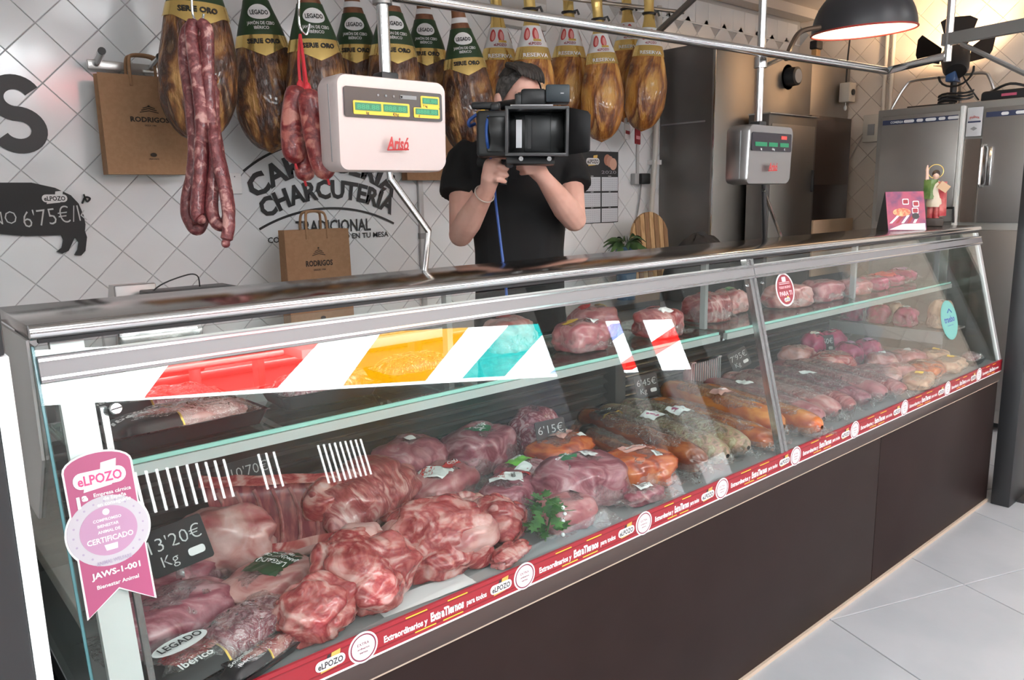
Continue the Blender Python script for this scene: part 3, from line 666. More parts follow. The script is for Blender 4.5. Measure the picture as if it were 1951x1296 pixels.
# ================================================================== SAUSAGES ON HOOKS
FUET = meat('dry_sausage', [(.36, (.50, .26, .23)), (.44, (.20, .046, .048)), (.54, (.11, .018, .022)), (.64, (.26, .08, .075)), (.72, (.46, .22, .2))], 34, .6, .42, (1, 1, 1), .5)
CHOR = meat('red_chorizo', [(.36, (.45, .17, .13)), (.45, (.22, .028, .026)), (.56, (.12, .010, .013)), (.68, (.34, .09, .07))], 30, .6, .36, (1, 1, 1), .45)
def bez(pts, n=10):
    pts = [V(p) for p in pts]; out = []
    for i in range(len(pts) - 1):
        p0 = pts[max(i - 1, 0)]; p1 = pts[i]; p2 = pts[i + 1]; p3 = pts[min(i + 2, len(pts) - 1)]
        for k in range(n):
            t = k / n; out.append(.5 * ((2 * p1) + (p2 - p0) * t + (2 * p0 - 5 * p1 + 4 * p2 - p3) * t * t + (3 * p1 - p0 - 3 * p2 + p3) * t ** 3))
    out.append(pts[-1]); return out
def P3(l, D): return [atD(a, b, D + (c[0] if c else 0)) for a, b, *c in l]
def hook(px, py, D, lab):
    p = atD(px, py, D); q = onrail(p.x); q.y = p.y
    h = thing('meat_hook', lab, 'hook', (p.x, p.y, p.z))
    MB().tube(bez([(p.x + .012, p.y - .004, p.z + .012), (p.x + .004, p.y, p.z - .012), (p.x - .012, p.y, p.z + .008), (p.x - .008, p.y, p.z + .07), (p.x - .002, q.y, RZ_ + .012), (p.x + .006, q.y + .016, RZ_ + .018), (p.x + .014, q.y + .022, RZ_ + .006)], 6), .0028, 7).build('hook', CHROME, h, True)
    return h
DS = 1.80
hook(378, 36, DS, 'steel hook holding the long thin sausages'); hook(580, 55, DS + .02, 'steel hook holding the red chorizos')
def rough(path, r, seed, amp=.09):
    return [r * (1 + amp * nz(p, 40, seed)) * (1 if 2 < i < len(path) - 3 else .6) for i, p in enumerate(path)]
strands = [('long thin cured sausage at the left edge of the hanging bunch', [(376, 48, -.02), (357, 60, -.03), (352, 110, -.01), (364, 200, 0), (370, 300, 0), (356, 390, 0), (364, 425, 0), (378, 436, .0), (390, 400, .02), (388, 320, .03), (380, 200, .03), (372, 90, .03), (374, 52, .0)], .0145),
           ('long thin cured sausage in the middle of the hanging bunch', [(372, 40, -.045), (365, 62, -.05), (372, 120, -.045), (384, 220, -.04), (382, 320, -.04), (376, 400, -.04), (383, 418, -.04)], .0155),
           ('long thin cured sausage at the right edge of the hanging bunch, with curled tip', [(378, 44, -.05), (394, 58, -.05), (396, 120, -.04), (400, 220, -.03), (410, 300, -.03), (403, 390, -.03), (412, 424, -.03), (430, 426, -.02), (436, 395, -.01), (422, 320, 0), (408, 240, .0), (406, 150, .0)], .0145),
           ('short dangling sausage end at the bottom right of the hanging bunch', [(405, 235, -.06), (414, 300, -.06), (426, 350, -.055), (434, 400, -.055), (436, 430, -.055), (430, 464, -.055)], .0135)]
for i, (lab, pl, r) in enumerate(strands):
    path = bez(P3(pl, DS), 9)
    t = thing('dry_sausage', lab, 'sausage', tuple(path[0]), 'long thin sausages on one hook')
    MB().tube(path, rough(path, r, i), 12).build('casing', FUET, t, True)
    MB().ball(path[-1], r * .75, 10).build('tip', FUET, t, True)
chs = [('left fat red chorizo with pale mould, hanging beside the pink scale', [(572, 165), (562, 200), (558, 250), (562, 312)], .0285, 0), ('right fat red chorizo leaning against the pink scale', [(586, 170), (594, 215), (606, 280), (624, 342)], .0275, -.04), ('lower red chorizo hanging behind the other two', [(582, 240), (582, 290), (580, 345)], .024, .035)]
for i, (lab, pl, r, dd) in enumerate(chs):
    path = bez(P3(pl, DS + .02 + dd), 9); n = len(path)
    t = thing('chorizo', lab, 'sausage', tuple(path[0]), 'red chorizos on one hook')
    rs = [max(.004, r * (1 - abs(2 * k / (n - 1) - 1) ** 9)) * (1 + .05 * nz(path[k], 25, i)) for k in range(n)]
    MB().tube(path, rs, 16).build('casing', CHOR, t, True)
    top = atD(572, 66, DS + .02)
    MB().tube(bez([path[0], (path[0] + top) / 2 + V((.004 * (i - 1), 0, 0)), top]), .0035, 7).build('red_string', mat('red_string', (.5, .02, .03), .6), t, True)
    MB().tube([path[-1] + V((0, 0, .004)), path[-1] + V((.004, 0, -.012))], .003, 6).build('string_end', MATS['red_string'], t, True)
    MB().ball(path[0], (.009, .009, .016), 8).build('knot', MATS['red_string'], t, True)

# ================================================================== BACK WALL ITEMS
def text_on_wall(parent, name, s_, p, h, wd, mt, bold=.02, f=None, d=.011): return MB().text(s_, wallM((p[0], YW - d, p[1])), h=h, wdt=wd, bold=bold, f=f).build(name, mt, parent, True)
let = thing('shop_lettering', 'black arched shop lettering stuck on the white tiles', 'lettering', (1.82, YW - .01, 1.3))
def arc(R, sl=0): return lambda x, y: V(((R + y) * math.sin(x / R), (R + y) * math.cos(x / R) - R, 0))
VINYL = mat('black_vinyl', (.013, .012, .013), .45)
xc = 1.815
text_on_wall(let, 'word', 'CARNICERÍA', (xc, 1.692), .095, .84, VINYL, .04, arc(.62))
text_on_wall(let, 'word', 'CHARCUTERÍA', (xc + .01, 1.562), .085, .74, VINYL, .04, arc(.72))
text_on_wall(let, 'word', 'TRADICIONAL', (xc + .02, 1.388), .06, .40, VINYL, .02)
text_on_wall(let, 'slogan', 'CONFIANZA Y CALIDAD EN TU MESA', (xc + .0, 1.335), .026, .64, VINYL, .02)
for R, z, a in ((.66, 1.775, .66), (.78, 1.465, .47)):
    m = MB(); vs = [(r * math.sin(t), r * math.cos(t) - R, 0) for r in (R, R + .011) for t in [-a + 2 * a * i / 30 for i in range(31)]]
    m.add(vs, [(i, i + 1, 32 + i, 31 + i) for i in range(30)], wallM((xc, YW - .011, z))); m.build('arc_line', VINYL, let, True)
for dx in (-.12, 0, .12):
    st = [((.022 if i % 2 == 0 else .009) * math.sin(i * PI / 5), (.022 if i % 2 == 0 else .009) * math.cos(i * PI / 5)) for i in range(10)]
    MB().prism(st, 0, .0004, wallM((xc + dx, YW - .0105, 1.815 - abs(dx) * .08))).build('star', VINYL, let, True)
cl = [(.062 * math.cos(math.radians(t)), .056 + .056 * math.sin(math.radians(t))) for t in range(28, 271, 11)] + [(.066 * math.cos(math.radians(t)), -.058 + .058 * math.sin(math.radians(t))) for t in range(90, -159, -11)]
lf, rt = [], []
for i, c in enumerate(cl):
    d = V(cl[min(i + 1, len(cl) - 1)]) - V(cl[max(i - 1, 0)]); n_ = V((-d.y, d.x)).normalized() * .0265; lf.append(V(c) + n_); rt.append(V(c) - n_)
m = MB(); k = len(cl); m.add([(v.x, v.y, 0) for v in lf + rt] + [(v.x, v.y, .002) for v in lf + rt], [(i, i + 1, k + i + 1, k + i) for i in range(k - 1)] + [(2 * k + i, 3 * k + i, 3 * k + i + 1, 2 * k + i + 1) for i in range(k - 1)], wallM((.575, YW - .010, 1.842)))
lo = m.build('sign_letter', VINYL, fix=False, smooth=0); tag(lo, 'large black letter S stuck on the wall tiles at far left', 'letter')
# pig-shaped blackboard
pig = thing('pig_blackboard', 'black pig-shaped price board on the wall tiles', 'price board', (.6, YW - .02, 1.3))
def W(px, py): p = atY(px, py, YW - .02); return (p.x, p.z)
out = [(-60, 352), (0, 348), (60, 348), (105, 358), (135, 372), (150, 388), (160, 412), (163, 428), (162, 440), (166, 452), (163, 478), (155, 487), (142, 486), (148, 476), (150, 462), (143, 452), (138, 463), (131, 478), (120, 483), (108, 480), (118, 472), (121, 458), (117, 448), (90, 449), (50, 450), (0, 446), (-60, 446)]
MB().prism([W(*p) for p in out], 0, .008, ori((0, YW - .012, 0), (1, 0, 0), (0, 0, 1))).build('board', mat('chalkboard', (.014, .014, .015), .6), pig, True)
MB().tube(bez([V((W(*p)[0], YW - .016, W(*p)[1])) for p in ((157, 388), (163, 376), (172, 378), (166, 384), (160, 370))], 6), .0035, 6).build('tail', MATS['chalkboard'], pig, True)
CHALK = mat('chalk', (.55, .56, .56), .9)
p = W(78, 405); MB().text("6'75€/k", wallM((p[0] + .045, YW - .0215, p[1] - .012)) @ RZ(6), h=.065, wdt=.215, bold=-.012).build('chalk_price', CHALK, pig, True)
p = W(-2, 415); MB().text('RNO', wallM((p[0], YW - .0215, p[1])) @ RZ(2), h=.05, wdt=.11, bold=-.012).build('chalk_word', CHALK, pig, True)
pp = MW[pig.name].inverted(); p = W(104, 378); elpozo(pig, pp @ wallM((p[0], YW - .021, p[1])), .085, True, KPRINT)
# bag rack with hanging paper bags
rk = thing('bag_rack', 'short steel wall rail with two pegs holding paper bags', 'rack', (.95, YW, 2.05))
a, b = atY(168, 118, YW - .06), atY(306, 126, YW - .06); 
MB().box(a.x, b.x, YW - .05, YW - .035, a.z - .022, a.z + .012, bev=.003).build('rail', STEEL, rk, True)
for q in (a.x + .03, b.x - .03):
    MB().tube([(q, YW - .04, a.z), (q - .015, YW - .2, a.z + .02)], .014, 12).build('peg', CHROME, rk, True); MB().tube([(q - .015, YW - .2, a.z + .02), (q - .0152, YW - .206, a.z + .0205)], .0135, 12).build('peg_cap', BLACK, rk, True)
MB().box(a.x + .1, a.x + .12, YW - .035, YW, a.z - .02, a.z + .01).build('wall_mount', STEEL, rk, True)
def paper_bag(lab, M, w, h, d, handles=True, tp=0):
    t = thing('paper_bag', lab, 'bag', M, 'brown paper carrier bags'); 
    m = MB(); dd = d / 2
    vs = [(-w / 2, -dd, 0), (w / 2, -dd, 0), (w / 2, dd, 0), (-w / 2, dd, 0), (-w / 2, -dd * .75, h), (w / 2, -dd * .75, h), (w / 2, dd * .75, h), (-w / 2, dd * .75, h), (-w / 2 + .018, 0, h), (w / 2 - .018, 0, h), (-w / 2 + .012, 0, h * .3), (w / 2 - .012, 0, h * .3)]
    m.add(vs, [(0, 3, 2, 1), (0, 1, 5, 4), (2, 3, 7, 6), (0, 4, 8, 10), (3, 10, 8, 7), (0, 10, 3), (1, 11, 9, 5), (2, 6, 9, 11), (1, 2, 11)]); m.build('bag', KRAFT, t, smooth=0)
    f = lambda z: -dd + dd * .25 * z / h - .0015
    an = math.degrees(math.atan(dd * .25 / h)); Q = lambda z: wallM((0, f(z), z)) @ RX(-an)
    m = MB(); m.text('RODRIGOS', Q(h * (.56 + tp)), h=h * .05, wdt=w * .42, bold=.04); m.text('DESDE 1984', Q(h * (.50 + tp)), h=h * .016); m.build('bag_text', mat('bag_ink', (.045, .03, .022), .8), t)
    for i in range(3): MB().tube([Q(h * (.63 + tp) + i * .008) @ V((-w * .1 + i * .006, 0, 0)), Q(h * (.633 + tp) + i * .008) @ V((0, .006, 0)), Q(h * (.63 + tp) + i * .008) @ V((w * .1 - i * .006, 0, 0))], .0016, 5).build('crown_line', MATS['bag_ink'], t)
    MB().ball((0, f(h * (.69 + tp)), h * (.695 + tp)), .004, 8).build('crown_tip', MATS['bag_ink'], t)
    m = MB(); m.text('charcutería', Q(h * .16), h=h * .016); m.prism(circle(.012, 12, .008), 0, .0005, Q(h * .2)); m.build('bag_mark', MATS['bag_ink'], t)
    if handles:
        for q, yy in ((-1, -dd * .8), (1, dd * .8)):
            MB().tube(bez([(-w * .16, yy, h - .04), (-w * .155, yy * .8, h + .05), (-w * .1, yy * .5, h + .075), (w * .1, yy * .5, h + .075), (w * .155, yy * .8, h + .05), (w * .16, yy, h - .04)], 5), .006, 6).build('handle', KRAFT, t)
    return t
p = atY(290, 333, YW - .12); paper_bag('brown paper bags hanging from the wall rail behind the long sausages', T(p.x, YW - .13, p.z) , .34, .37, .07)
p = atY(603, 520, 3.15); paper_bag('brown paper bag standing on the rear worktop under the lettering', T(p.x, 3.15, .905) @ RZ(-6), .29, .48, .10, True, .14)
p = atY(850, 315, 3.3); paper_bag('brown paper bag hanging half hidden behind the pink scale', T(p.x - .06, 3.37, 1.60), .30, .33, .05)
# white switch plate, light patch covers
m = MB().box(-.03, .03, -.012, 0, -.045, .045, bev=.004); t = thing('blank_plate', 'white blank wall plate beside the long sausages', 'wall plate', tuple(atY(446, 350, YW - .009))); m.build('plate', WHITE, t); MB().ball((0, -.0125, .03), .003, 8).build('screw', GREY, t)
# grey panel joint strip on the wall
t = thing('cable_conduit', 'grey vertical conduit on the tiles behind the pink scale leg', 'conduit', (2.335, YW - .02, .9)); MB().box(-.014, .014, -.006, .012, 0, .86, bev=.003).build('duct', mat('grey_duct', (.5, .5, .5), .5), t); MB().box(-.017, .017, -.009, .012, .40, .43).build('clip', GREY, t)
# electrical box high between the hams
t = thing('junction_box', 'white electrical box high on the wall behind the white collared hams', 'box', tuple(atY(985, 35, YW - .03))); MB().box(-.17, .2, -.03, .03, -.05, .12, bev=.006).build('box', mat('box_grey', (.55, .54, .52), .5), t); MB().box(.09, .19, -.034, -.03, -.02, .09).build('notice', WPRINT, t)
# calendar
cal = thing('calendar', 'wall calendar with a black header and six month sheets', 'calendar', (3.715, YW - .012, 1.333))
MB().box(3.551, 3.88, YW - .014, YW - .008, 1.333, 1.777).build('backing', mat('calendar_black', (.02, .02, .022), .4), cal, True)
SHEET = mat('month_sheet', (.62, .64, .68), .6)
for i in range(3):
    for j in range(2):
        x, z = 3.560 + j * .163, 1.533 - i * .098
        sh = MB().box(x, x + .15, YW - .0165, YW - .0142, z, z + .086).build('month_sheet', SHEET, cal, True); m = MB(); iv = MW[cal.name].inverted()
        for r in range(6): m.text('12 13 14 15 16 17 18', iv @ wallM((x + .075, YW - .017, z + .072 - r * .0125)), h=.005, wdt=.132, bold=0)
        m.build('dates', mat('date_ink', (.2, .21, .26), .6), sh)
        MB().text('MESES'[:5] and ('ENERO', 'FEBRERO', 'MARZO', 'ABRIL', 'MAYO', 'JUNIO')[i * 2 + j], iv @ wallM((x + .075, YW - .0152, z + .092)), h=.0055).build('month_name', WPRINT, cal)
iv = MW[cal.name].inverted(); elpozo(cal, iv @ wallM((3.64, YW - .0155, 1.715)), .12)
for k, (x, z, r) in enumerate(((3.775, 1.725, .032), (3.80, 1.715, .032), (3.83, 1.70, .034))): MB().prism(circle(r, 20, r * 1.1), .0002 * k, .0006 + .0002 * k, iv @ wallM((x, YW - .0148, z))).build('sliced_meat_picture', mat('slice_%d' % k, ((.45, .2, .13), (.55, .28, .2), (.66, .38, .28))[k], .5), cal)
MB().text('2020', iv @ wallM((3.79, YW - .0152, 1.65)), h=.02, wdt=.14, bold=0).build('year', mat('date_grey', (.35, .35, .37), .5), cal)
# padlock-shaped hang tags
for px, py, c, lab in ((1194, 246, WPRINT, 'white padlock-shaped card hanging under the rightmost hams'), (1214, 256, RED, 'red padlock-shaped card hanging under the rightmost hams')):
    p = atY(px, py, 3.25); t = thing('padlock_card', lab, 'hang tag', tuple(p), 'padlock cards'); Q = wallM((0, 0, 0)) @ RY(25)
    MB().prism(rrect(-.06, .06, -.06, .03, .008), 0, .006, Q).build('card', c, t); MB().tube([Q @ V((.034 * math.cos(a), .028 + .055 * math.sin(a), .003)) for a in [PI * i / 12 for i in range(13)]], .010, 8).build('shackle', c, t)
    MB().box(-.045, .045, -.03, -.01, .0062, .007, Q).build('card_print', RED if c is WPRINT else mat('rose_band', (.7, .3, .34), .5), t)
p = atY(1216, 341, YW - .03); t = thing('power_socket', 'grey socket with a black plug on the tiles beside the calendar', 'socket', tuple(p))
MB().box(-.055, .0, -.02, .02, -.035, .035, bev=.005).build('socket', mat('socket_grey', (.42, .42, .42), .5), t); MB().box(-.015, .075, -.045, .015, -.035, .035, bev=.008).build('plug', BLACK, t); MB().tube(bez([(.03, 0, -.035), (.025, .01, -.15), (-.02, .01, -.35), (-.05, .01, -.6)], 6), .005, 6).build('cord', GREY, t); MB().box(.0, .022, .012, .02, .035, .32).build('duct', mat('grey_duct', (.5, .5, .5), .5), t)
t = thing('drain_pipe', 'white pipe running down the wall beside the steel cold room', 'pipe', (4.2, YW - .05, .9)); MB().tube(bez([(4.23, YW - .05, 2.7), (4.22, YW - .05, 2.0), (4.17, YW - .06, 1.5), (4.13, YW - .05, .95)], 8), .018, 10).build('pipe', mat('cream_pipe', (.6, .58, .54), .4), t, True); MB().box(4.18, 4.25, YW - .07, YW, 1.70, 1.73).build('clip', WHITE, t, True)
# rear worktop and what stands on it
rw = thing('rear_worktop', 'steel rear worktop along the back wall', 'worktop', (.0, 2.85, 0)); MB().box(-.6, 4.25, 2.85, 3.40, .87, .90, bev=.004).build('top', STEELH, rw, True); MB().box(-.58, 4.23, 2.9, 3.39, .0, .87).build('base', GREY, rw, True)
p = atY(1251, 470, 3.1); t = thing('wooden_board', 'round-topped slatted wooden board leaning by the steel cold room', 'board', (p.x, 3.12, .90))
WOODS = [mat('board_wood', (.55, .36, .18), .55, 0, (.42, .25, .11), 12, stretch=(6, 1, 1)), mat('board_wood_dark', (.24, .13, .06), .55, 0, (.30, .17, .08), 12, stretch=(6, 1, 1))]
n = 8
for i in range(n):
    a, b = -.18 + i * .36 / n, -.18 + (i + 1) * .36 / n - .007; top = lambda x: .32 + .18 * math.sqrt(max(0, 1 - (x / .185) ** 2))
    MB().prism([(a, 0), (b, 0), (b, top(b)), ((a + b) / 2, top((a + b) / 2)), (a, top(a))], -.009, .009, wallM((0, 0, 0)) @ RX(-6)).build('slat', WOODS[i % 2], t, smooth=0)
p = atY(1200, 470, 3.0); t = thing('potted_plant', 'small green leafy plant in a blue glass pot', 'plant', (p.x - .03, 3.0, .90))
MB().lathe([(0, 0), (.055, 0), (.065, .31), (.06, .31), (.05, .02), (0, .02)], 18).build('pot', mat('blue_pot', (.06, .12, .2), .2), t); LEAF = mat('leaf_green', (.03, .075, .025), .5, 0, (.06, .13, .04), 12)
for i in range(26):
    a = random.uniform(0, 2 * PI); e = random.uniform(.1, 1.2); l = random.uniform(.09, .17); d = V((math.cos(a) * math.cos(e), math.sin(a) * math.cos(e), math.sin(e)))
    base = V((0, 0, .31)) + d * .03; s_ = d.orthogonal().normalized(); m = MB(); k = []
    for q in range(6):
        tt = q / 5; c = base + d * l * tt + V((0, 0, -.10 * tt * tt)); wv = .022 * math.sin(PI * (.08 + .9 * tt)); k += [c - s_ * wv, c + V((0, 0, .004)), c + s_ * wv]
    m.add(k, [(3 * q + j, 3 * q + j + 1, 3 * q + 4 + j, 3 * q + 3 + j) for q in range(5) for j in range(2)]); m.build('leaf', LEAF, t)
p = atY(1310, 462, 2.9); t = thing('black_jacket', 'black jacket lying in a heap beside the wooden board', 'jacket', (p.x - .22, 2.66, 0))
m = MB()
def jk(u, v):
    a = 2 * PI * u; r = math.sin(PI * v / 2); z = 1.28 - .35 * (1 - math.cos(PI * v / 2)); return V((.30 * r * math.cos(a), .14 * r * math.sin(a), z + .03 * nz((math.cos(a) * 2, math.sin(a) * 2, v * 4), 1.2, 4)))
m.fn(jk, 36, 12, wrapu=True); m.build('cloth', BLACKM, t); MB().box(-.24, .24, -.08, .08, .02, .98).build('support_stool', GREY, t)
p = atY(1188, 472, 2.4); t = thing('tap_handle', 'small black tap handle behind the counter below the plant', 'tap', (p.x, 2.86, .90)); MB().cyl((0, 0.03, 0), (0, 0.03, .30), .012).build('stem', CHROME, t); MB().box(-.05, .05, .005, .055, .29, .325, bev=.012).build('knob', BLACK, t)
# steel machine parts left of the rear worktop
p = atY(250, 560, 2.95); t = thing('meat_slicer', 'steel slicer hood showing above the counter at left', 'slicer', (p.x, 2.95, .90))
m = MB(); m.add([(-.10, -.06, 0), (.10, -.06, 0), (.10, .08, 0), (-.10, .08, 0), (-.055, -.03, .33), (.05, -.03, .33), (.06, .04, .33), (-.06, .04, .33)], [(0, 3, 2, 1), (0, 1, 5, 4), (1, 2, 6, 5), (2, 3, 7, 6), (3, 0, 4, 7), (4, 5, 6, 7)]); m.build('hood', STEEL, t, smooth=0); MB().box(-.07, .065, -.075, -.055, .12, .335, bev=.006).build('blade_guard', mat('satin_steel', (.42, .41, .40), .45, 1), t); MB().box(-.2, .2, -.1, .2, 0, .05, bev=.01).build('base', STEEL, t)
p = atY(362, 556, 2.75); t = thing('tablet_stand', 'black flat device with a looped cable behind the counter', 'device', (p.x, 2.78, .0)); MB().box(-.14, .15, -.08, .06, p.z - .022, p.z + .012, bev=.005).build('device', BLACK, t); MB().tube(bez([(-.17, 0, p.z - .06), (-.10, 0, p.z + .02), (0, 0, p.z + .055), (.04, 0, p.z + .05), (.045, 0, p.z + .01)], 7), .0025, 6).build('cable', BLACK, t); MB().cyl((0, 0, .02), (0, 0, p.z - .02), .02).build('stand', GREY, t); MB().box(-.12, .12, -.09, .09, 0, .02).build('foot', GREY, t)
# ================================================================== COLD ROOM, FRIDGE, LAMPS (right side)
cr = thing('cold_room', 'large stainless steel cold room in the back corner', 'cold room', (4.30, 2.98, 0))
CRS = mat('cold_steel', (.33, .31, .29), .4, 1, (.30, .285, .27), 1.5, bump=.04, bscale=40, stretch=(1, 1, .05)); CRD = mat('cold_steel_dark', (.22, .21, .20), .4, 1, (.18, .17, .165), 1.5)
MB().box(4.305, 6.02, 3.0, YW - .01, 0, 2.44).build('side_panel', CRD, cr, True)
MB().box(4.30, 4.775, 2.98, 3.0, 0, 2.44, bev=.002).build('front_panel', CRS, cr, True)
MB().box(4.78, 5.455, 2.965, 3.0, 0, 2.42, bev=.002).build('front_panel', CRS, cr, True)
MB().box(5.46, 6.05, 2.975, 3.0, 0, 2.42, bev=.002).build('front_panel', CRS, cr, True)
p = atY(1503, 147, 2.96); m = MB(); m.lathe([(.0, .075), (.05, .075), (.062, .07), (.064, .0), (.085, 0)], 24, ori((p.x, 2.965, p.z), (1, 0, 0), (0, 0, 1))); m.build('release_knob', BLACK, cr, True); MB().prism(circle(.046, 24), .0755, .078, ori((p.x, 2.965, p.z), (1, 0, 0), (0, 0, 1))).build('knob_face', GREY, cr, True)
MB().box(4.296, 4.302, 2.976, 2.984, 0, 2.44).build('corner_trim', CHROME, cr, True)
MB().box(4.30, 4.306, 3.05, 3.4, 1.955, 1.965).build('side_rail', GREY, cr, True)
t = thing('steel_cabinet', 'tall steel cabinet behind the steel scale', 'cabinet', (5.0, 2.8, 0)); a = atY(1466, 216, 2.8); b = atY(1557, 223, 2.8)
MB().box(a.x, b.x, 2.8, 2.95, 0, a.z, bev=.003).build('carcass', CRD, t, True); MB().box(a.x + .03, b.x - .03, 2.794, 2.8, .1, a.z - .06, bev=.002).build('door', CRS, t, True); MB().box(b.x - .055, b.x - .045, 2.775, 2.794, 1.5, 1.65, bev=.003).build('handle', BLACK, t, True); MB().box(a.x - .005, b.x + .005, 2.79, 2.95, a.z, a.z + .008).build('top_edge', CHROME, t, True)
a2 = b.x + .02
t = thing('dark_cabinet', 'darker steel cabinet between the steel cabinet and the tiled wall', 'cabinet', (a2, 2.85, 0)); MB().box(a2, 5.86, 2.85, 2.95, .0, 2.03, bev=.003).build('carcass', mat('dark_steel', (.10, .085, .08), .35, .9), t, True); MB().box(a2 + .02, 5.84, 2.844, 2.85, 1.55, 2.0).build('door', mat('dark_steel_door', (.15, .12, .11), .3, .9), t, True); MB().box(a2, 5.87, 2.80, 2.845, .9, 1.30).build('wooden_front', mat('pale_wood', (.50, .36, .24), .5), t, True)
p = atY(1612, 177, 2.93); t = thing('switch_box', 'small grey switch box with a hanging lead on the cold room corner', 'switch', tuple(p)); MB().box(-.05, .05, -.05, .03, -.07, .07, bev=.006).build('box', mat('box_beige', (.5, .45, .38), .5), t); MB().cyl((.0, -.06, .0), (0, -.05, 0), .022).build('knob', BLACK, t); MB().tube([(-.01, 0, .07), (-.005, .0, .25), (.01, .0, .38)], .006, 6).build('lead', BLACK, t); MB().ball((.0, 0, -.11), (.012, .012, .02)).build('pull_bead', WHITE, t); MB().cyl((0, 0, -.09), (0, 0, -.07), .003).build('pull_cord', WHITE, t)
p = atY(1562, 100, 2.96); t = thing('bottle_brush', 'small brush with a black head standing above the cold room door', 'brush', (p.x, 2.99, 2.44)); MB().box(-.03, .03, -.02, .02, 0, .07, bev=.004).build('handle', mat('amber_wood', (.5, .27, .1), .4), t); MB().box(-.045, .045, -.03, .03, .07, .13, bev=.01).build('head', BLACK, t)
t = thing('service_pipe', 'white vertical pipe pair on the tiled right wall', 'pipe', (6.05, 2.68, 1.5)); 
for dy in (0, .05): MB().cyl((6.05, 2.66 + dy, 1.5), (6.05, 2.66 + dy, 2.9), .014).build('pipe', mat('ivory_pipe', (.62, .56, .48), .4), t, True)
MB().box(6.03, 6.075, 2.63, 2.74, 2.36, 2.39).build('clip', GREY, t, True)
# fridge
fr = thing('upright_fridge', 'tall two-door steel fridge against the tiled right wall', 'fridge', (5.3, 1.85, 0))
FS = mat('fridge_steel', (.40, .385, .37), .42, .85, (.36, .345, .33), 2); FY0, FY1 = 1.22, 2.41
MB().box(5.32, 5.95, FY0, FY1, .06, 2.02, bev=.006).build('carcass', mat('fridge_case', (.34, .33, .31), .45, .7), fr, True)
for a, b in ((1.90, 2.375), (1.25, 1.765)):
    for z0, z1 in ((1.30, 1.975), (.15, 1.255)):
        d = MB().box(5.295, 5.32, a, b, z0, z1, bev=.006).build('door', FS, fr, True); dm = MW[fr.name].inverted()
        if z0 > 1:
            st = MB().box(5.2935, 5.295, a + .01, b - .01, z1 - .055, z1 - .025, dm).build('door_band', mat('navy_band', (.03, .04, .09), .4), d)
            n = 6 if a > 1.8 else 5
            for i in range(n):
                u0 = b - .07 - i * (b - a - .08) / n; 
                if i == 0 and a > 1.8: MB().text('COMERSA', dm @ ori((5.2925, u0 - .03, z1 - .04), (0, -1, 0), (0, 0, 1)), h=.014, wdt=.08, bold=.03).build('maker_text', WPRINT, d)
                else: MB().prism(rrect(-.032 if i % 2 else -.02, .032 if i % 2 else .02, -.009, .009, .009), 0, .0006, dm @ ori((5.2932, u0 - .04, z1 - .04), (0, -1, 0), (0, 0, 1))).build('band_oval', WPRINT, d)
MB().box(5.27, 5.32, 1.868, 1.892, 1.26, 2.0, bev=.006).build('lit_mullion', mat('mullion_white', (.72, .73, .7), .3), fr, True)
MB().box(5.30, 5.322, 1.775, 1.865, 1.3, 1.80).build('centre_panel', mat('centre_steel', (.3, .25, .22), .3, .9), fr, True)
pl = MB().box(5.295, 5.305, 1.775, 1.86, 1.815, 1.985, bev=.003).build('maker_plate', mat('plate_grey', (.55, .55, .56), .4), fr, True)
MB().box(5.2935, 5.295, 1.782, 1.853, 1.895, 1.905).build('plate_stripe', mat('navy_band', (.03, .04, .09), .4), fr, True); MB().text('friulinox', ori((5.294, 1.8175, 1.93), (0, -1, 0), (0, 0, 1)), h=.016, wdt=.055, bold=.03, f=lambda x, y: V((x, y - 9 * x * x, 0))).build('plate_text', mat('plate_red', (.45, .08, .06), .5), fr, True); MB().prism(circle(.02, 4, .012), 0, .001, ori((5.294, 1.8175, 1.86), (0, -1, 0), (0, 0, 1))).build('plate_emblem', GREY, fr, True)
MB().tube(bez([(5.3, 1.745, 1.76), (5.25, 1.745, 1.755), (5.245, 1.745, 1.70), (5.245, 1.745, 1.56), (5.25, 1.745, 1.52), (5.3, 1.745, 1.515)], 5), .009, 8).build('door_handle', STEEL, fr, True); MB().box(5.285, 5.295, 1.70, 1.76, 1.52, 1.75, bev=.004).build('handle_plate', CHROME, fr, True)
MB().tube([(5.3, 1.99, 1.385), (5.2, 1.99, 1.385), (5.2, 1.86, 1.39), (5.2, 1.855, 1.30)], .008, 8).build('hook_handle', BLACK, fr, True)
t = thing('fuse_box', 'grey fuse box on the tiles left of the fridge', 'box', tuple(atX(1662, 245, XR - .05))); MB().box(-.03, .03, -.06, .06, -.1, .1, bev=.006).build('case', mat('box_beige', (.5, .45, .38), .5), t); MB().box(-.034, -.03, -.03, .02, -.05, .03).build('breaker', GREY, t); MB().tube(bez([(0, .05, -.02), (-.01, .12, -.15), (-.01, .17, -.25)], 6), .004, 6).build('wire', mat('wire_beige', (.4, .35, .3), .5), t)
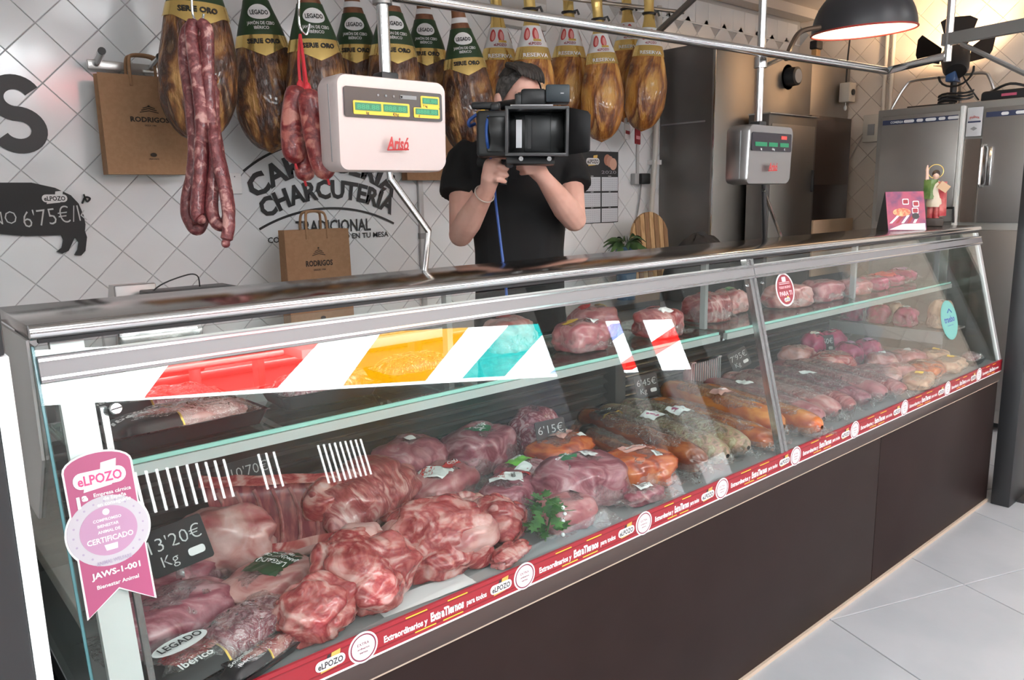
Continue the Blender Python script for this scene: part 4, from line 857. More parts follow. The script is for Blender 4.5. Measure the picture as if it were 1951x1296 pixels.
# things on the fridge top
t = thing('light_stand', 'folded lighting stand with bent tube legs on top of the fridge', 'stand', (5.62, 2.07, 2.022)); B = V((5.62, 2.07, 2.022))
MB().cyl(B + V((0, 0, .02)), B + V((0, 0, .22)), .02).build('column', BLACK, t, True); m = MB().lathe([(.02, -.03), (.034, -.03), (.034, .03), (.02, .03)], 14, T(B.x, B.y, B.z + .20)); m.build('collar', BLACK, t, True)
for e in ((-.03, .38, 0), (.02, -.26, 0), (.27, .05, 0)):
    e = V(e); MB().tube(bez([B + V((0, 0, .20)), B + e * .6 + V((0, 0, .20)), B + e * .78 + V((0, 0, .165)), B + e + V((0, 0, .012))], 7), .010, 8).build('leg', STEEL, t, True)
hd = B + V((0, 0, .29)); t = thing('studio_light', 'black studio light with open barn doors on the stand over the fridge', 'studio light', tuple(hd - V((0, 0, .1))))
dirn = V((.62, .30, .72)).normalized(); HM = ori(hd, (0.43, -.9, 0), (0, 0, 1)); zx = dirn; xx = V((0, -1, 0)); xx = (xx - zx * zx.dot(xx)).normalized(); yy = zx.cross(xx)
HM = Matrix(((xx.x, yy.x, zx.x, hd.x), (xx.y, yy.y, zx.y, hd.y), (xx.z, yy.z, zx.z, hd.z), (0, 0, 0, 1)))
m = MB().lathe([(0, -.10), (.06, -.10), (.075, -.07), (.085, .04), (.085, .06), (.07, .06), (.06, .0), (0, .0)], 20, HM); m.build('lamp_head', BLACK, t, True)
MB().prism(circle(.058, 20), .005, .01, HM).build('lamp_lens', emis('studio_glow', (1, .83, .6), 40), t, True)
for k in range(4):
    Q = HM @ RZ(90 * k + 20) @ T(0, .085, .06) @ RX(38 if k % 2 else 55); MB().prism([(-.06, 0), (.06, 0), (.105, .15), (.06, .175), (-.06, .175), (-.105, .15)], -.0015, .0015, Q).build('barn_door', mat('barn_black', (.02, .014, .012), .5, .4), t, True)
m = MB(); ring = [HM @ V((.1 * math.cos(a), .1 * math.sin(a) * .3, -.1 - .1 * abs(math.sin(a)))) for a in [PI * i / 10 for i in range(11)]]; MB().tube(ring, .007, 6).build('yoke', BLACK, t, True); MB().box(-.05, .05, -.03, .03, -.08, .0, T(hd.x - .02, hd.y, hd.z - .05), bev=.008).build('clamp', mat('blue_clamp', (.03, .08, .2), .4), t, True)
MB().tube(bez([hd + V((-.02, -.06, -.1)), hd + V((-.06, -.1, -.15)), hd + V((-.06, -.14, -.21)), hd + V((-.04, -.17, -.26))], 7), .005, 6).build('power_cable', BLACK, t, True)
ld = bpy.data.lights.new('studio_light_beam', 'SPOT'); ld.energy = STUDIO_W; ld.color = (1, .68, .40); ld.spot_size = math.radians(120); ld.spot_blend = .6; ld.shadow_soft_size = .05
lo = bpy.data.objects.new('studio_light_beam', ld); COL.objects.link(lo); lo.location = hd + dirn * .10; lo.rotation_euler = (-dirn).to_track_quat('Z', 'Y').to_euler()
t = thing('equipment_case', 'black soft case with pink tag lying on the fridge top', 'case', (5.62, 1.70, 2.022)); MB().box(-.14, .14, -.16, .16, 0, .07, bev=.02, seg=3).build('case', BLACKM, t); MB().box(-.15, -.141, -.04, .04, .03, .045).build('tag', mat('tag_pink', (.5, .08, .15), .5), t); MB().tube(bez([(-.1, .14, .05), (-.14, .0, .10), (-.1, -.14, .05)], 6), .008, 6).build('strap', BLACK, t)
t = thing('coiled_cable', 'coil of black cable lying on the fridge top', 'cable', (5.42, 2.0, 2.022)); MB().tube([(.03 * math.cos(a), .10 * math.sin(a) - .02, .02 + .006 * math.sin(3 * a) + a * .003) for a in [2 * PI * i / 16 for i in range(49)]], .006, 6).build('coil', BLACK, t); MB().tube(bez([(.03, .0, .012), (.0, .12, .01), (-.02, .26, .008)], 6), .006, 6).build('tail', BLACK, t)
# pendant lamp
lp = atD(1645, 60, 3.45)
t = thing('pendant_lamp', 'large black dome pendant lamp glowing warm above the counter end', 'lamp', tuple(lp)); R = .218; TL = RY(-3)
prof = [(R * math.sin(a), R * .98 * math.cos(a)) for a in [PI / 2 * (1 - i / 14) for i in range(14)]] + [(.03, R * .985)]
MB().lathe([(r, z) for r, z in prof], 40, TL).build('shade', mat('shade_black', (.022, .022, .025), .38), t)
MB().lathe([(r * .985, z * .985 + .001) for r, z in prof], 40, TL).build('shade_lining', mat('shade_white', (.9, .86, .8), .5), t)
MB().tube([TL @ V((R * math.cos(a), R * math.sin(a), 0)) for a in [2 * PI * i / 40 for i in range(40)]], .0045, 6, closed=True).build('rim', mat('rim_red', (.30, .03, .025), .4), t)
MB().ball((0, 0, .10), .04, 16).build('bulb', emis('bulb_glow', (1, .74, .45), BULB_E), t); MB().cyl((0, 0, .13), (0, 0, .21), .022).build('socket', WHITE, t)
MB().cyl((0, 0, .2), (0, 0, .26), .03).build('cap', BLACK, t); MB().cyl((0, 0, .26), (0, 0, 2.9 - lp.z), .004).build('cord', BLACK, t)
a = atD(1502, 115, 3.0); ar = thing('lamp_arm', 'bent black tube arm reaching from the scale pole toward the lamp', 'arm', tuple(a)); MB().tube(bez([atD(1499, 108, 3.25), atD(1510, 82, 3.3), atD(1527, 60, 3.33), atD(1562, 52, 3.36)], 8), .011, 8).build('arm', mat('bronze_tube', (.10, .07, .05), .4, .7), ar, True); MB().ball(atD(1499, 109, 3.25), .016, 8).build('elbow', BLACK, ar, True)
# figurine and desk calendar on the counter end
p = atZ(1776, 431, 1.3335); t = thing('saint_figurine', 'painted figurine in red and green robes with raised arm on the counter', 'figurine', T(p.x, p.y, 1.3335) @ RZ(-68) @ Matrix.Scale(1.06, 4)); s_ = 1
SKINP = mat('painted_skin', (.62, .42, .33), .4); REDP = mat('painted_red', (.38, .04, .05), .4, 0, (.5, .14, .13), 30); GRNP = mat('painted_green', (.06, .13, .03), .4, 0, (.12, .2, .06), 30); CRMP = mat('painted_cream', (.62, .54, .42), .4)
MB().box(-.042, .042, -.028, .028, 0, .036, bev=.004).build('base', mat('base_brown', (.04, .03, .025), .5), t)
MB().lathe([(0, .036), (.013, .036), (.014, .10), (0, .1)], 10, T(-.012, 0, 0)).build('boot', REDP, t); MB().lathe([(0, .036), (.013, .036), (.014, .10), (0, .1)], 10, T(.012, -.005, 0)).build('boot', REDP, t)
MB().lathe([(0, .085), (.030, .085), (.033, .10), (.024, .15), (.026, .185), (.012, .2), (0, .2)], 14, T(0, 0, 0) @ Matrix.Diagonal((1, .8, 1, 1))).build('tunic', CRMP, t)
MB().fn(lambda u, v: V((.018 + .028 * math.sin(PI * (u - .5)) + .006 * v, -.018 + .03 * abs(u - .5) * 2 - .004 * math.sin(v * 9), .195 - .15 * v)), 9, 9).build('cloak', REDP, t, fix=False)
MB().fn(lambda u, v: V((-.018 + .028 * math.sin(PI * (u - .5)), -.026 + .02 * abs(u - .5) * 2 + .004 * math.sin(v * 8 + u * 5), .205 - .085 * v)), 9, 9).build('mantle', GRNP, t, fix=False)
MB().fn(lambda u, v: V((.022 * math.cos(2 * PI * u) + .012, .016 * math.sin(2 * PI * u) + .018, .19 - .15 * v)), 12, 4, wrapu=True).build('back_robe', CRMP, t)
MB().ball((0, 0, .222), (.0135, .014, .018), 14).build('head', SKINP, t); MB().ball((0, .004, .2285), (.0165, .0165, .018), 14).build('hair', mat('painted_hair', (.03, .02, .015), .5), t); MB().lathe([(.006, .195), (.006, .21)], 8).build('neck', SKINP, t)
MB().tube([(-.02, 0, .19), (-.034, -.006, .20), (-.036, -.008, .245)], [.010, .008, .006], 8).build('raised_arm', SKINP, t); MB().tube([(-.036, -.008, .243), (-.037, -.009, .256), (-.036, -.009, .268)], [.007, .005, .002], 8).build('hand', SKINP, t)
MB().box(-.022, .022, -.006, .006, -.017, .017, T(.032, -.026, .172) @ RY(35) @ RZ(10)).build('book', mat('book_tan', (.5, .33, .2), .5), t); MB().tube([(.02, 0, .19), (.036, -.012, .175), (.03, -.026, .16)], [.010, .009, .006], 8).build('book_arm', CRMP, t)
MB().tube([(.030 * math.cos(a) - .002, .012, .240 + .030 * math.sin(a)) for a in [2 * PI * i / 24 for i in range(24)]], .0016, 6, closed=True).build('halo', GOLDP, t); MB().tube([(-.002, .012, .21), (-.002, .010, .225)], .0015, 5).build('halo_stem', GOLDP, t)
p = atZ(1729, 439, 1.3335); t = thing('desk_calendar', 'small tent card with a meat platter picture on the counter end', 'tent card', T(p.x, p.y, 1.3335) @ RZ(-38)); w_, h_ = .085, .165
MB().add([(-w_, 0, 0), (w_, 0, 0), (w_, .045, h_), (-w_, .045, h_), (-w_, .002, 0), (w_, .002, 0), (w_, .047, h_), (-w_, .047, h_)], [(0, 1, 2, 3), (7, 6, 5, 4), (0, 3, 7, 4), (1, 5, 6, 2), (3, 2, 6, 7), (0, 4, 5, 1)]).build('front_card', mat('card_pink', (.35, .05, .10), .4, 0, (.10, .03, .10), 14), t, smooth=0)
MB().add([(-w_, .10, 0), (w_, .10, 0), (w_, .048, h_), (-w_, .048, h_), (-w_, .102, 0), (w_, .102, 0), (w_, .05, h_), (-w_, .05, h_)], [(3, 2, 1, 0), (4, 5, 6, 7), (0, 4, 7, 3), (1, 2, 6, 5), (2, 3, 7, 6), (0, 1, 5, 4)]).build('back_card', BLACK, t, smooth=0)
MB().add([(-w_ , .0, 0), (-w_ , .102, 0), (-w_ , .047, h_)], [(0, 1, 2)]).build('side_gusset', BLACK, t, smooth=0, fix=False)
FQ = T(0, -.0012, 0) @ ori((0, 0, 0), (1, 0, 0), (0, .045, h_)); 
MB().prism([(-.08, .005), (.08, .0), (.08, .03), (-.02, .028)], 0, .0004, FQ).build('white_foot', WPRINT, t)
for i in range(5): MB().prism([(-.078 + i * .026, .032), (-.066 + i * .026, .032), (-.030 + i * .022, .066), (-.042 + i * .022, .066)], 0, .0004, FQ).build('cloth_stripe', RED if i % 2 else WPRINT, t)
MB().prism(circle(.04, 20, .018, -.02, .08), .0004, .0008, FQ).build('platter_picture', mat('platter', (.7, .4, .2), .5, 0, (.5, .12, .06), 60), t); MB().prism(circle(.016, 16, .014, .04, .062), .0008, .0012, FQ).build('bowl_picture', BLACK, t)
for a, b in ((.0, .125), (.045, .115), (.04, .085)): MB().prism(rrect(a - .014, a + .014, b - .012, b + .014, .004), .0004, .0008, FQ).build('badge_picture', WPRINT, t); MB().prism(rrect(a - .011, a + .011, b - .008, b + .010, .004), .0008, .0012, FQ).build('badge_picture', RED, t)
# grey side of the stall left of the counter, shelf and hook
t = thing('side_bench', 'grey side bench left of the counter behind the folding door', 'bench', (-.3, 1.5, 0)); MB().box(-.9, .17, 1.42, 2.6, 0, .78).build('base', BLACKM, t, True); MB().box(-.9, .175, 1.40, 2.6, .78, .815, bev=.003).build('bench_top', mat('bench_top', (.45, .43, .40), .5), t, True)
# ================================================================== CAMERAMAN
C0 = atD(988, 400, 3.0); fwd = V((-C0.x, -C0.y, 0)).normalized(); rgt = V((-fwd.y, fwd.x, 0)); UP = V((0, 0, 1))
if rgt.x < 0: rgt = -rgt
per = thing('person', 'cameraman in a black t-shirt filming with a shoulder camera behind the counter', 'person', (C0.x, C0.y, .17))
def capsule(m, pts, n=14):
    """pts: (point, radius) chain with round ends"""
    P = [V(p) for p, r in pts]; Rr = [r for p, r in pts]; out = []; rr = []
    d = (P[0] - P[1]).normalized()
    for k in (4, 3, 2, 1): a = PI / 2 * k / 4.2; out.append(P[0] + d * Rr[0] * math.sin(a)); rr.append(Rr[0] * math.cos(a))
    for i in range(len(P)):
        out.append(P[i]); rr.append(Rr[i])
        if i < len(P) - 1:
            for t in (.25, .5, .75): out.append(P[i].lerp(P[i + 1], t)); rr.append(Rr[i] + (Rr[i + 1] - Rr[i]) * t)
    d = (P[-1] - P[-2]).normalized()
    for k in (1, 2, 3, 4): a = PI / 2 * k / 4.2; out.append(P[-1] + d * Rr[-1] * math.sin(a)); rr.append(Rr[-1] * math.cos(a))
    return m.tube(out, rr, n)
def melt(o, vox, it=4):
    r = o.modifiers.new('join', 'REMESH'); r.mode = 'VOXEL'; r.voxel_size = vox; r.use_smooth_shade = True
    s = o.modifiers.new('soft', 'SMOOTH'); s.iterations = it; s.factor = .5; return o
SKIN = mat('skin', (.72, .40, .31), .45, 0, (.78, .46, .37), 14, sss=.1); SHIRT = mat('black_cotton', (.0045, .0045, .005), .85, bump=.2, bscale=9)
A = atD
hd0 = A(990, 193, 2.97); yaw = math.degrees(math.atan2(rgt.y, rgt.x))
HD = T(*hd0) @ RZ(yaw + 26) @ RX(8) @ Matrix.Scale(1.05, 4)       # face looks along local -Y, turned to his left
m = MB()
m.ball((0, .012, .028), (.076, .096, .094), 24, HD); m.ball((0, -.022, -.045), (.058, .072, .078), 20, HD); m.ball((0, -.05, -.088), (.036, .035, .028), 14, HD)
m.ball((0, -.072, .02), (.055, .022, .03), 14, HD)
capsule(m, [(HD @ V((0, -.088, .004)), .010), (HD @ V((0, -.106, -.03)), .014)], 10); m.ball((0, -.09, -.062), (.026, .012, .010), 10, HD); m.ball((0, -.088, -.074), (.022, .012, .008), 10, HD)
for q in (-1, 1):
    m.ball((q * .079, .012, -.008), (.010, .022, .034), 12, HD); m.ball((q * .084, .016, .004), (.008, .020, .022), 10, HD); m.ball((q * .032, -.088, .012), (.014, .01, .010), 10, HD)
neck = A(987, 268, 3.02)
capsule(m, [(HD @ V((0, .02, -.07)), .058), (neck, .064)])
sL, eL, wL = A(884, 300, 3.02), A(878, 447, 2.93), A(930, 358, 2.70)
sR, eR, wR = A(1080, 302, 3.02), A(1094, 418, 2.92), A(1036, 340, 2.72)
for s_, e_, w_ in ((sL, eL, wL), (sR, eR, wR)):
    capsule(m, [(s_, .056), (s_.lerp(e_, .5), .052), (e_, .044)]); capsule(m, [(e_, .046), (e_.lerp(w_, .3), .050), (e_.lerp(w_, .7), .038), (w_, .029)])
capsule(m, [(neck, .06), (A(985, 330, 3.06), .09), (A(985, 470, 3.06), .08)]); capsule(m, [(sL, .05), (A(985, 310, 3.06), .07), (sR, .05)])
# his right hand (picture left) closed round the grip
pal = A(940, 322, 2.66); capsule(m, [(wL, .028), (A(934, 340, 2.67), .033), (A(940, 318, 2.66), .036)])
FL_ = [([(936, 303, 2.66), (955, 298, 2.63), (973, 300, 2.63)], .0098), ([(934, 318, 2.655), (951, 316, 2.625), (966, 321, 2.63)], .0102), ([(934, 331, 2.655), (951, 330, 2.625), (966, 334, 2.63)], .0098), ([(934, 343, 2.66), (949, 343, 2.63), (962, 346, 2.64)], .009)]
for pl, r in FL_: capsule(m, [(A(*p), r * (1.05 - .08 * i)) for i, p in enumerate(pl)], 10)
capsule(m, [(A(938, 310, 2.67), .013), (A(945, 298, 2.675), .0115), (A(948, 286, 2.685), .0095)], 10)
# his left hand under the lens
capsule(m, [(wR, .028), (A(1022, 322, 2.70), .034), (A(1010, 312, 2.69), .034)])
for pl, r in (([(1012, 303, 2.67), (998, 299, 2.65), (987, 301, 2.66)], .0098), ([(1010, 311, 2.66), (996, 308, 2.64), (985, 311, 2.66)], .0100), ([(1012, 320, 2.67), (998, 319, 2.65), (987, 321, 2.67)], .0096), ([(1016, 328, 2.68), (1003, 329, 2.66), (993, 331, 2.68)], .0088)): capsule(m, [(A(*p), r * (1.05 - .08 * i)) for i, p in enumerate(pl)], 10)
capsule(m, [(A(1018, 312, 2.71), .013), (A(1022, 300, 2.72), .011), (A(1016, 292, 2.73), .0095)], 10)
melt(m.build('body', SKIN, per, True, fix=False), .0046, 3)
# shirt: torso rings and sleeves
m = MB(); axis = A(988, 400, 3.05)
def ring_loft(m, rings, n=28):
    vs = []; fs = []
    for z, hw, hd_, off, sx in rings:
        for j in range(n):
            a = 2 * PI * j / n; c, s_ = math.cos(a), math.sin(a); k = (abs(c) ** 2.6 + abs(s_) ** 2.6) ** (-1 / 2.6)
            p = V((axis.x, axis.y, z)) + rgt * (c * k * hw + sx) + fwd * (s_ * k * hd_ + off); vs.append(p)
    k = len(rings)
    for i in range(k - 1):
        for j in range(n): fs.append((i * n + j, i * n + (j + 1) % n, (i + 1) * n + (j + 1) % n, (i + 1) * n + j))
    fs.append(list(range(n))[::-1]); fs.append(list(range((k - 1) * n, k * n))); return m.add(vs, fs)
ring_loft(m, [(.98, .185, .125, 0, 0), (1.15, .178, .12, 0, 0), (1.3, .175, .12, .01, 0), (1.45, .188, .128, .01, 0), (1.58, .205, .13, .0, 0), (1.66, .215, .12, -.01, 0), (1.705, .20, .105, -.015, 0), (1.735, .14, .085, -.015, 0), (1.762, .078, .07, -.01, 0)])
for s_, pl in ((1, [(A(905, 292, 3.03), .072), (A(884, 310, 3.02), .073), (A(872, 345, 2.98), .066), (A(868, 372, 2.96), .064)]), (-1, [(A(1062, 292, 3.03), .072), (A(1078, 310, 3.02), .072), (A(1092, 338, 2.98), .064), (A(1097, 357, 2.96), .061)])):
    P = [p for p, r in pl]; m.tube([P[0], P[0].lerp(P[1], .5), P[1], P[1].lerp(P[2], .5), P[2], P[2].lerp(P[3], .6), P[3]], [.072, .073, .073, .070, .066, .065, pl[3][1]], 20)
sh = melt(m.build('t_shirt', SHIRT, per, True, fix=False), .008, 2)
MB().tube([neck + (rgt * math.cos(a) * .07 + fwd * (math.sin(a) * .068 - .01)) + UP * (-.008 - .02 * max(0, math.sin(a))) for a in [2 * PI * i / 24 for i in range(24)]], .008, 8, closed=True).build('collar', SHIRT, per, True)
m = MB()
for q in (-.09, .09):
    b = V((axis.x, axis.y, 0)) + rgt * q; capsule(m, [(b + UP * 1.02, .10), (b + UP * .62 + fwd * .02, .075), (b + UP * .28, .055)])
melt(m.build('trousers', mat('dark_denim', (.02, .022, .03), .8), per, True, fix=False), .012, 2)
for q in (-.09, .09): MB().box(-.045, .045, -.17, .09, .17, .25, ori(V((axis.x, axis.y, 0)) + rgt * q, rgt, -fwd), bev=.03, seg=3).build('shoe', BLACK, per, True)
HAIR = mat('dark_hair', (.022, .017, .015), .6, 0, (.045, .036, .03), 40, bump=.8, bscale=70, stretch=(1, 1, .3)); GHAIR = mat('greying_hair', (.05, .045, .042), .7, 0, (.13, .12, .115), 60, bump=.6, bscale=120)
def hair(u, v, e, top):
    a = 2 * PI * u - PI / 2; front = max(0, -math.sin(a)); fr2 = max(0, math.cos(a - 1.1))
    lim = (58 if top else 118) - (22 * front ** 2 if top else 74 * front ** 1.5)
    b = math.radians(v * lim + (0 if top else 0)); r = 1 + e + (.05 * nz((a * 2, v * 3, 1), 1.5, 6) if top else .01) + (.05 * (1 - v) if top else 0)
    return HD @ V((.076 * r * math.sin(b) * math.cos(a), .012 + .096 * r * math.sin(b) * math.sin(a), .028 + .094 * r * math.cos(b)))
MB().fn(lambda u, v: hair(u, v, .045, False), 48, 16, wrapu=True).build('hair_sides', GHAIR, per, True, fix=False)
MB().fn(lambda u, v: hair(u, v, .11, True), 48, 12, wrapu=True).build('hair_top', HAIR, per, True, fix=False)
m = MB()
for k in range(9):
    a0 = -.045 + k * .011; MB
    m.tube(bez([HD @ V((a0 - .02, -.02, .122)), HD @ V((a0 - .004, -.066, .113 - .001 * k)), HD @ V((a0 + .008, -.088, .088 - .003 * k))], 5), [.012] * 4 + [.011] * 4 + [.009, .006, .003], 7)
m.build('fringe', HAIR, per, True, fix=False)
for q in (-1, 1):
    MB().ball((q * .031, -.092, .008), (.011, .006, .006), 10, HD).build('eye', mat('eye_white', (.6, .58, .55), .2), per, True); MB().tube([HD @ V((q * .014, -.100, .026)), HD @ V((q * .032, -.098, .031)), HD @ V((q * .05, -.086, .026))], .004, 6).build('eyebrow', HAIR, per, True)
m = MB(); c = wL.lerp(eL, .12); d = (eL - wL).normalized(); o1 = d.orthogonal().normalized(); o2 = d.cross(o1); MB().tube([c + (o1 * math.cos(a) + o2 * math.sin(a)) * .036 for a in [2 * PI * i / 24 for i in range(24)]], .0025, 6, closed=True).build('bracelet', mat('pale_cord', (.5, .42, .36), .6), per, True)
t = thing('duckboard', 'raised floor board behind the counter the cameraman stands on', 'platform', (C0.x, C0.y, 0))
for i in range(5): MB().box(.3, 3.9, 2.02 + i * .105, 2.02 + i * .105 + .095, .13, .168).build('plank', GREY, t, True)
for x in (.4, 2.1, 3.8): MB().box(x, x + .06, 2.02, 2.53, 0, .13).build('bearer', GREY, t, True)
# ------------------------------------------------------------------ video camera
vc0 = A(1023, 250, 2.46); vd = ray(1023, 250).normalized(); vx = V((AX.x, AY.x, AZ.x)); vx = (vx - vd * vd.dot(vx)).normalized(); VM = ori(vc0, vx, UP)      # x right, y up, z toward the viewer
VM = Matrix(((VM[0][0], VM[0][1], VM[0][2], vc0.x), (VM[1][0], VM[1][1], VM[1][2], vc0.y), (VM[2][0], VM[2][1], VM[2][2], vc0.z), (0, 0, 0, 1)))
vc = thing('video_camera', 'black shoulder video camera with a large matte box on the cameraman', 'video camera', VM); VB = VM
def vbox(name, mt, x0, x1, y0, y1, z0, z1, bev=.003, par=None): return MB().box(x0, x1, y0, y1, z0, z1, bev=bev).build(name, mt, par or vc)
SATIN = mat('camera_black', (.012, .013, .014), .35); hw, hh, th = .097, .073, .007
mbx = vbox('matte_box', SATIN, -hw, -hw + th, -hh, hh, -.11, .0)
vbox('matte_wall', SATIN, hw - th, hw, -hh, hh, -.11, 0); vbox('matte_wall', SATIN, -hw, hw, hh - th, hh, -.11, 0); vbox('matte_wall', SATIN, -hw, hw, -hh, -hh + th, -.11, 0)
for b in ((-hw - .004, hw + .004, hh - .006, hh + .004), (-hw - .004, hw + .004, -hh - .004, -hh + .006), (-hw - .004, -hw + .006, -hh, hh), (hw - .006, hw + .004, -hh, hh)): vbox('frame_lip', mat('camera_edge', (.05, .05, .052), .3), *b, 0, .004, .0015)
vbox('filter_stage', mat('camera_inner', (.007, .008, .008), .25), -hw + th, hw - th, -hh + th, hh - th, -.112, -.085)
vbox('filter_tray', SATIN, -.04, .045, -.058, .058, -.086, -.080, .002)
vbox('white_card', mat('white_card', (.75, .77, .8), .4), -.068, -.049, -.047, .042, -.075, -.073, 0); vbox('card_slot', BLACK, -.03, -.018, -.05, .045, -.075, -.072, 0)
MB().add([(hw, -hh, 0), (hw, hh, 0), (hw + .058, hh - .016, .045), (hw + .067, hh - .028, .05), (hw + .067, -hh + .012, .05), (hw + .06, -hh + .006, .046)], [(0, 5, 4, 3, 2, 1)]).build('side_flag', BLACKM, vc, fix=False).modifiers.new('thick', 'SOLIDIFY').thickness = .003
vbox('top_rail', mat('camera_rail', (.30, .30, .31), .3, .8), -.085, .05, hh + .004, hh + .010, -.03, -.01, .001)
vbox('camera_body', SATIN, -.20, -.055, -.075, .075, -.42, -.10, .012); vbox('body_side_panel', mat('camera_inner', (.007, .008, .008), .25), -.165, -.10, -.06, .055, -.100, -.094, .004); vbox('rod_mount', SATIN, -.10, .06, -.10, -.075, -.25, -.05, .004)
MB().tube([(-.05, -.085, -.3), (-.05, -.085, 0)], .0075, 10).build('support_rod', CHROME, vc); MB().tube([(.04, -.085, -.3), (.04, -.085, 0)], .0075, 10).build('support_rod', CHROME, vc)
vbox('shoulder_pad', BLACKM, -.22, -.10, -.10, -.06, -.62, -.35, .015); vbox('rear_battery', SATIN, -.21, -.07, -.07, .07, -.54, -.42, .01)
MB().tube([(-.165, .105, -.3), (-.10, .110, -.26), (-.03, .112, -.2)], .016, 12).build('viewfinder_arm', SATIN, vc); vbox('viewfinder', SATIN, -.055, .03, .092, .150, -.24, -.15, .010); vbox('viewfinder_cap', SATIN, -.075, -.05, .085, .135, -.235, -.155, .006)
vbox('viewfinder_screen', mat('screen_slate', (.035, .05, .06), .4), .028, .108, .104, .162, -.22, -.14, .006); vbox('screen_badge', mat('badge_grey', (.4, .42, .44), .4), .077, .088, .131, .135, -.14, -.139, 0)
vbox('top_handle', SATIN, -.155, -.125, .075, .10, -.4, -.12, .008); vbox('mic_body', SATIN, -.22, -.12, .082, .105, -.16, -.13, .009)
gp = [VB.inverted() @ A(*p) for p in ((962, 305, 2.66), (961, 325, 2.665), (958, 352, 2.67))]; MB().tube(gp, [.016, .017, .015], 12).build('hand_grip', BLACK, vc); MB().tube([VB.inverted() @ A(960, 312, 2.655), VB.inverted() @ A(972, 313, 2.61)], .013, 10).build('grip_button', mat('grip_slate', (.03, .032, .04), .3), vc)
BLUE = mat('blue_cable', (.03, .10, .38), .4); inv = VB.inverted()
MB().tube(bez([inv @ A(*p) for p in ((948, 208, 2.66), (934, 215, 2.57), (927, 240, 2.55), (928, 270, 2.55), (933, 292, 2.6), (940, 330, 2.76), (944, 380, 2.85), (950, 430, 2.87), (956, 480, 2.87), (962, 525, 2.87), (966, 575, 2.88))], 6), .0052, 8).build('blue_cable', BLUE, vc)
MB().tube(bez([inv @ A(*p) for p in ((922, 212, 2.72), (903, 222, 2.7), (893, 232, 2.7), (895, 240, 2.71), (904, 236, 2.75))], 6), .006, 8).build('loop_cable', BLUE, vc); MB().tube([inv @ A(*p) for p in ((910, 216, 2.7), (922, 211, 2.72))], .007, 8).build('yellow_plug', YEL, vc)
# ================================================================== MEAT IN THE CASE
PORK = meat('raw_pork', [(.30, (.68, .46, .40)), (.40, (.60, .30, .25)), (.465, (.45, .11, .095)), (.55, (.30, .030, .034)), (.62, (.42, .10, .09)), (.70, (.66, .40, .35))], 9, 2.2, .26, (1, 1, 1.5), .4)
PALE = meat('pale_pork', [(.32, (.70, .50, .44)), (.46, (.60, .34, .29)), (.55, (.48, .19, .17)), (.68, (.36, .07, .07))], 8, 2.0, .3, (1, 1, 1.4), .3)
RIB = meat('rib_pork', [(.36, (.64, .40, .34)), (.46, (.42, .11, .10)), (.55, (.26, .035, .04)), (.66, (.52, .23, .20))], 13, 1.2, .3, (2.2, .6, 1), .4)
PURP = meat('vacuum_pork', [(.34, (.55, .34, .34)), (.45, (.36, .13, .15)), (.56, (.22, .045, .065)), (.70, (.42, .19, .20))], 9, 2.0, .35, (1, 1, 1), .3)
DARK = meat('marbled_iberico', [(.40, (.50, .30, .32)), (.47, (.30, .07, .10)), (.56, (.16, .02, .04)), (.66, (.42, .20, .24))], 24, 2.5, .3, (1, 1, 1), .3)
PINK_ = meat('pink_loin', [(.34, (.62, .36, .33)), (.5, (.45, .17, .17)), (.64, (.36, .10, .11))], 9, 1.4, .3, (.7, 2, 1), .25)
ADOB = meat('red_marinade', [(.34, (.55, .15, .04)), (.48, (.36, .055, .015)), (.62, (.20, .025, .012))], 9, 1.6, .25, (1, 1, 1), .25)
ORNG = meat('orange_marinade', [(.34, (.62, .24, .05)), (.5, (.45, .11, .02)), (.66, (.30, .045, .015))], 7, 1.2, .25, (.6, 2, 1), .2)
BRWN = meat('brown_glaze', [(.34, (.30, .09, .03)), (.5, (.17, .035, .014)), (.66, (.10, .018, .01))], 8, 1.2, .2, (.6, 2, 1), .2)
HERB = meat('herb_crust', [(.36, (.42, .36, .24)), (.46, (.26, .20, .10)), (.54, (.36, .20, .15)), (.64, (.15, .10, .05))], 26, 1.2, .5, (1, 1, 1), .6)
MAG = meat('magenta_pack', [(.36, (.42, .05, .13)), (.5, (.26, .02, .07)), (.66, (.16, .012, .04))], 8, 1.2, .25, (1, 1, 1), .2)
BEIGE = meat('beige_poultry', [(.34, (.60, .42, .31)), (.5, (.48, .29, .20)), (.66, (.38, .16, .12))], 7, 1.4, .35, (1, 1, 1), .3)
LBRED, LBGRN = mat('label_red', (.50, .03, .03), .4), mat('label_green', (.03, .16, .07), .4)
DZ = .702
def blobmesh(L, W, H, seed, amp=.16, fr_=1.6, sub=ICO3, flat=.28, sq=2.4, cr=0):
    m = MB(); vs = []
    for p in sub[0]:
        q = p.copy(); k = (abs(q.x) ** sq + abs(q.y) ** sq + abs(q.z) ** sq) ** (-1 / sq)
        d = 1 + amp * (nz(q, fr_, seed) + .5 * nz(q, fr_ * 2.3, seed + 5) + .22 * nz(q, fr_ * 5, seed + 9))
        d -= cr * max(0, 1 - abs(nz(q, fr_ * .75, seed + 21)) * 5) ** 2
        q = q * k * d; z = q.z * H / 2 / (1 - flat * .5) + H * .5 * (1 - flat * .3)
        vs.append((q.x * L / 2, q.y * W / 2, max(z, .001 + .004 * abs(nz(q, 3, seed)))))
    return m.add(vs, sub[1])
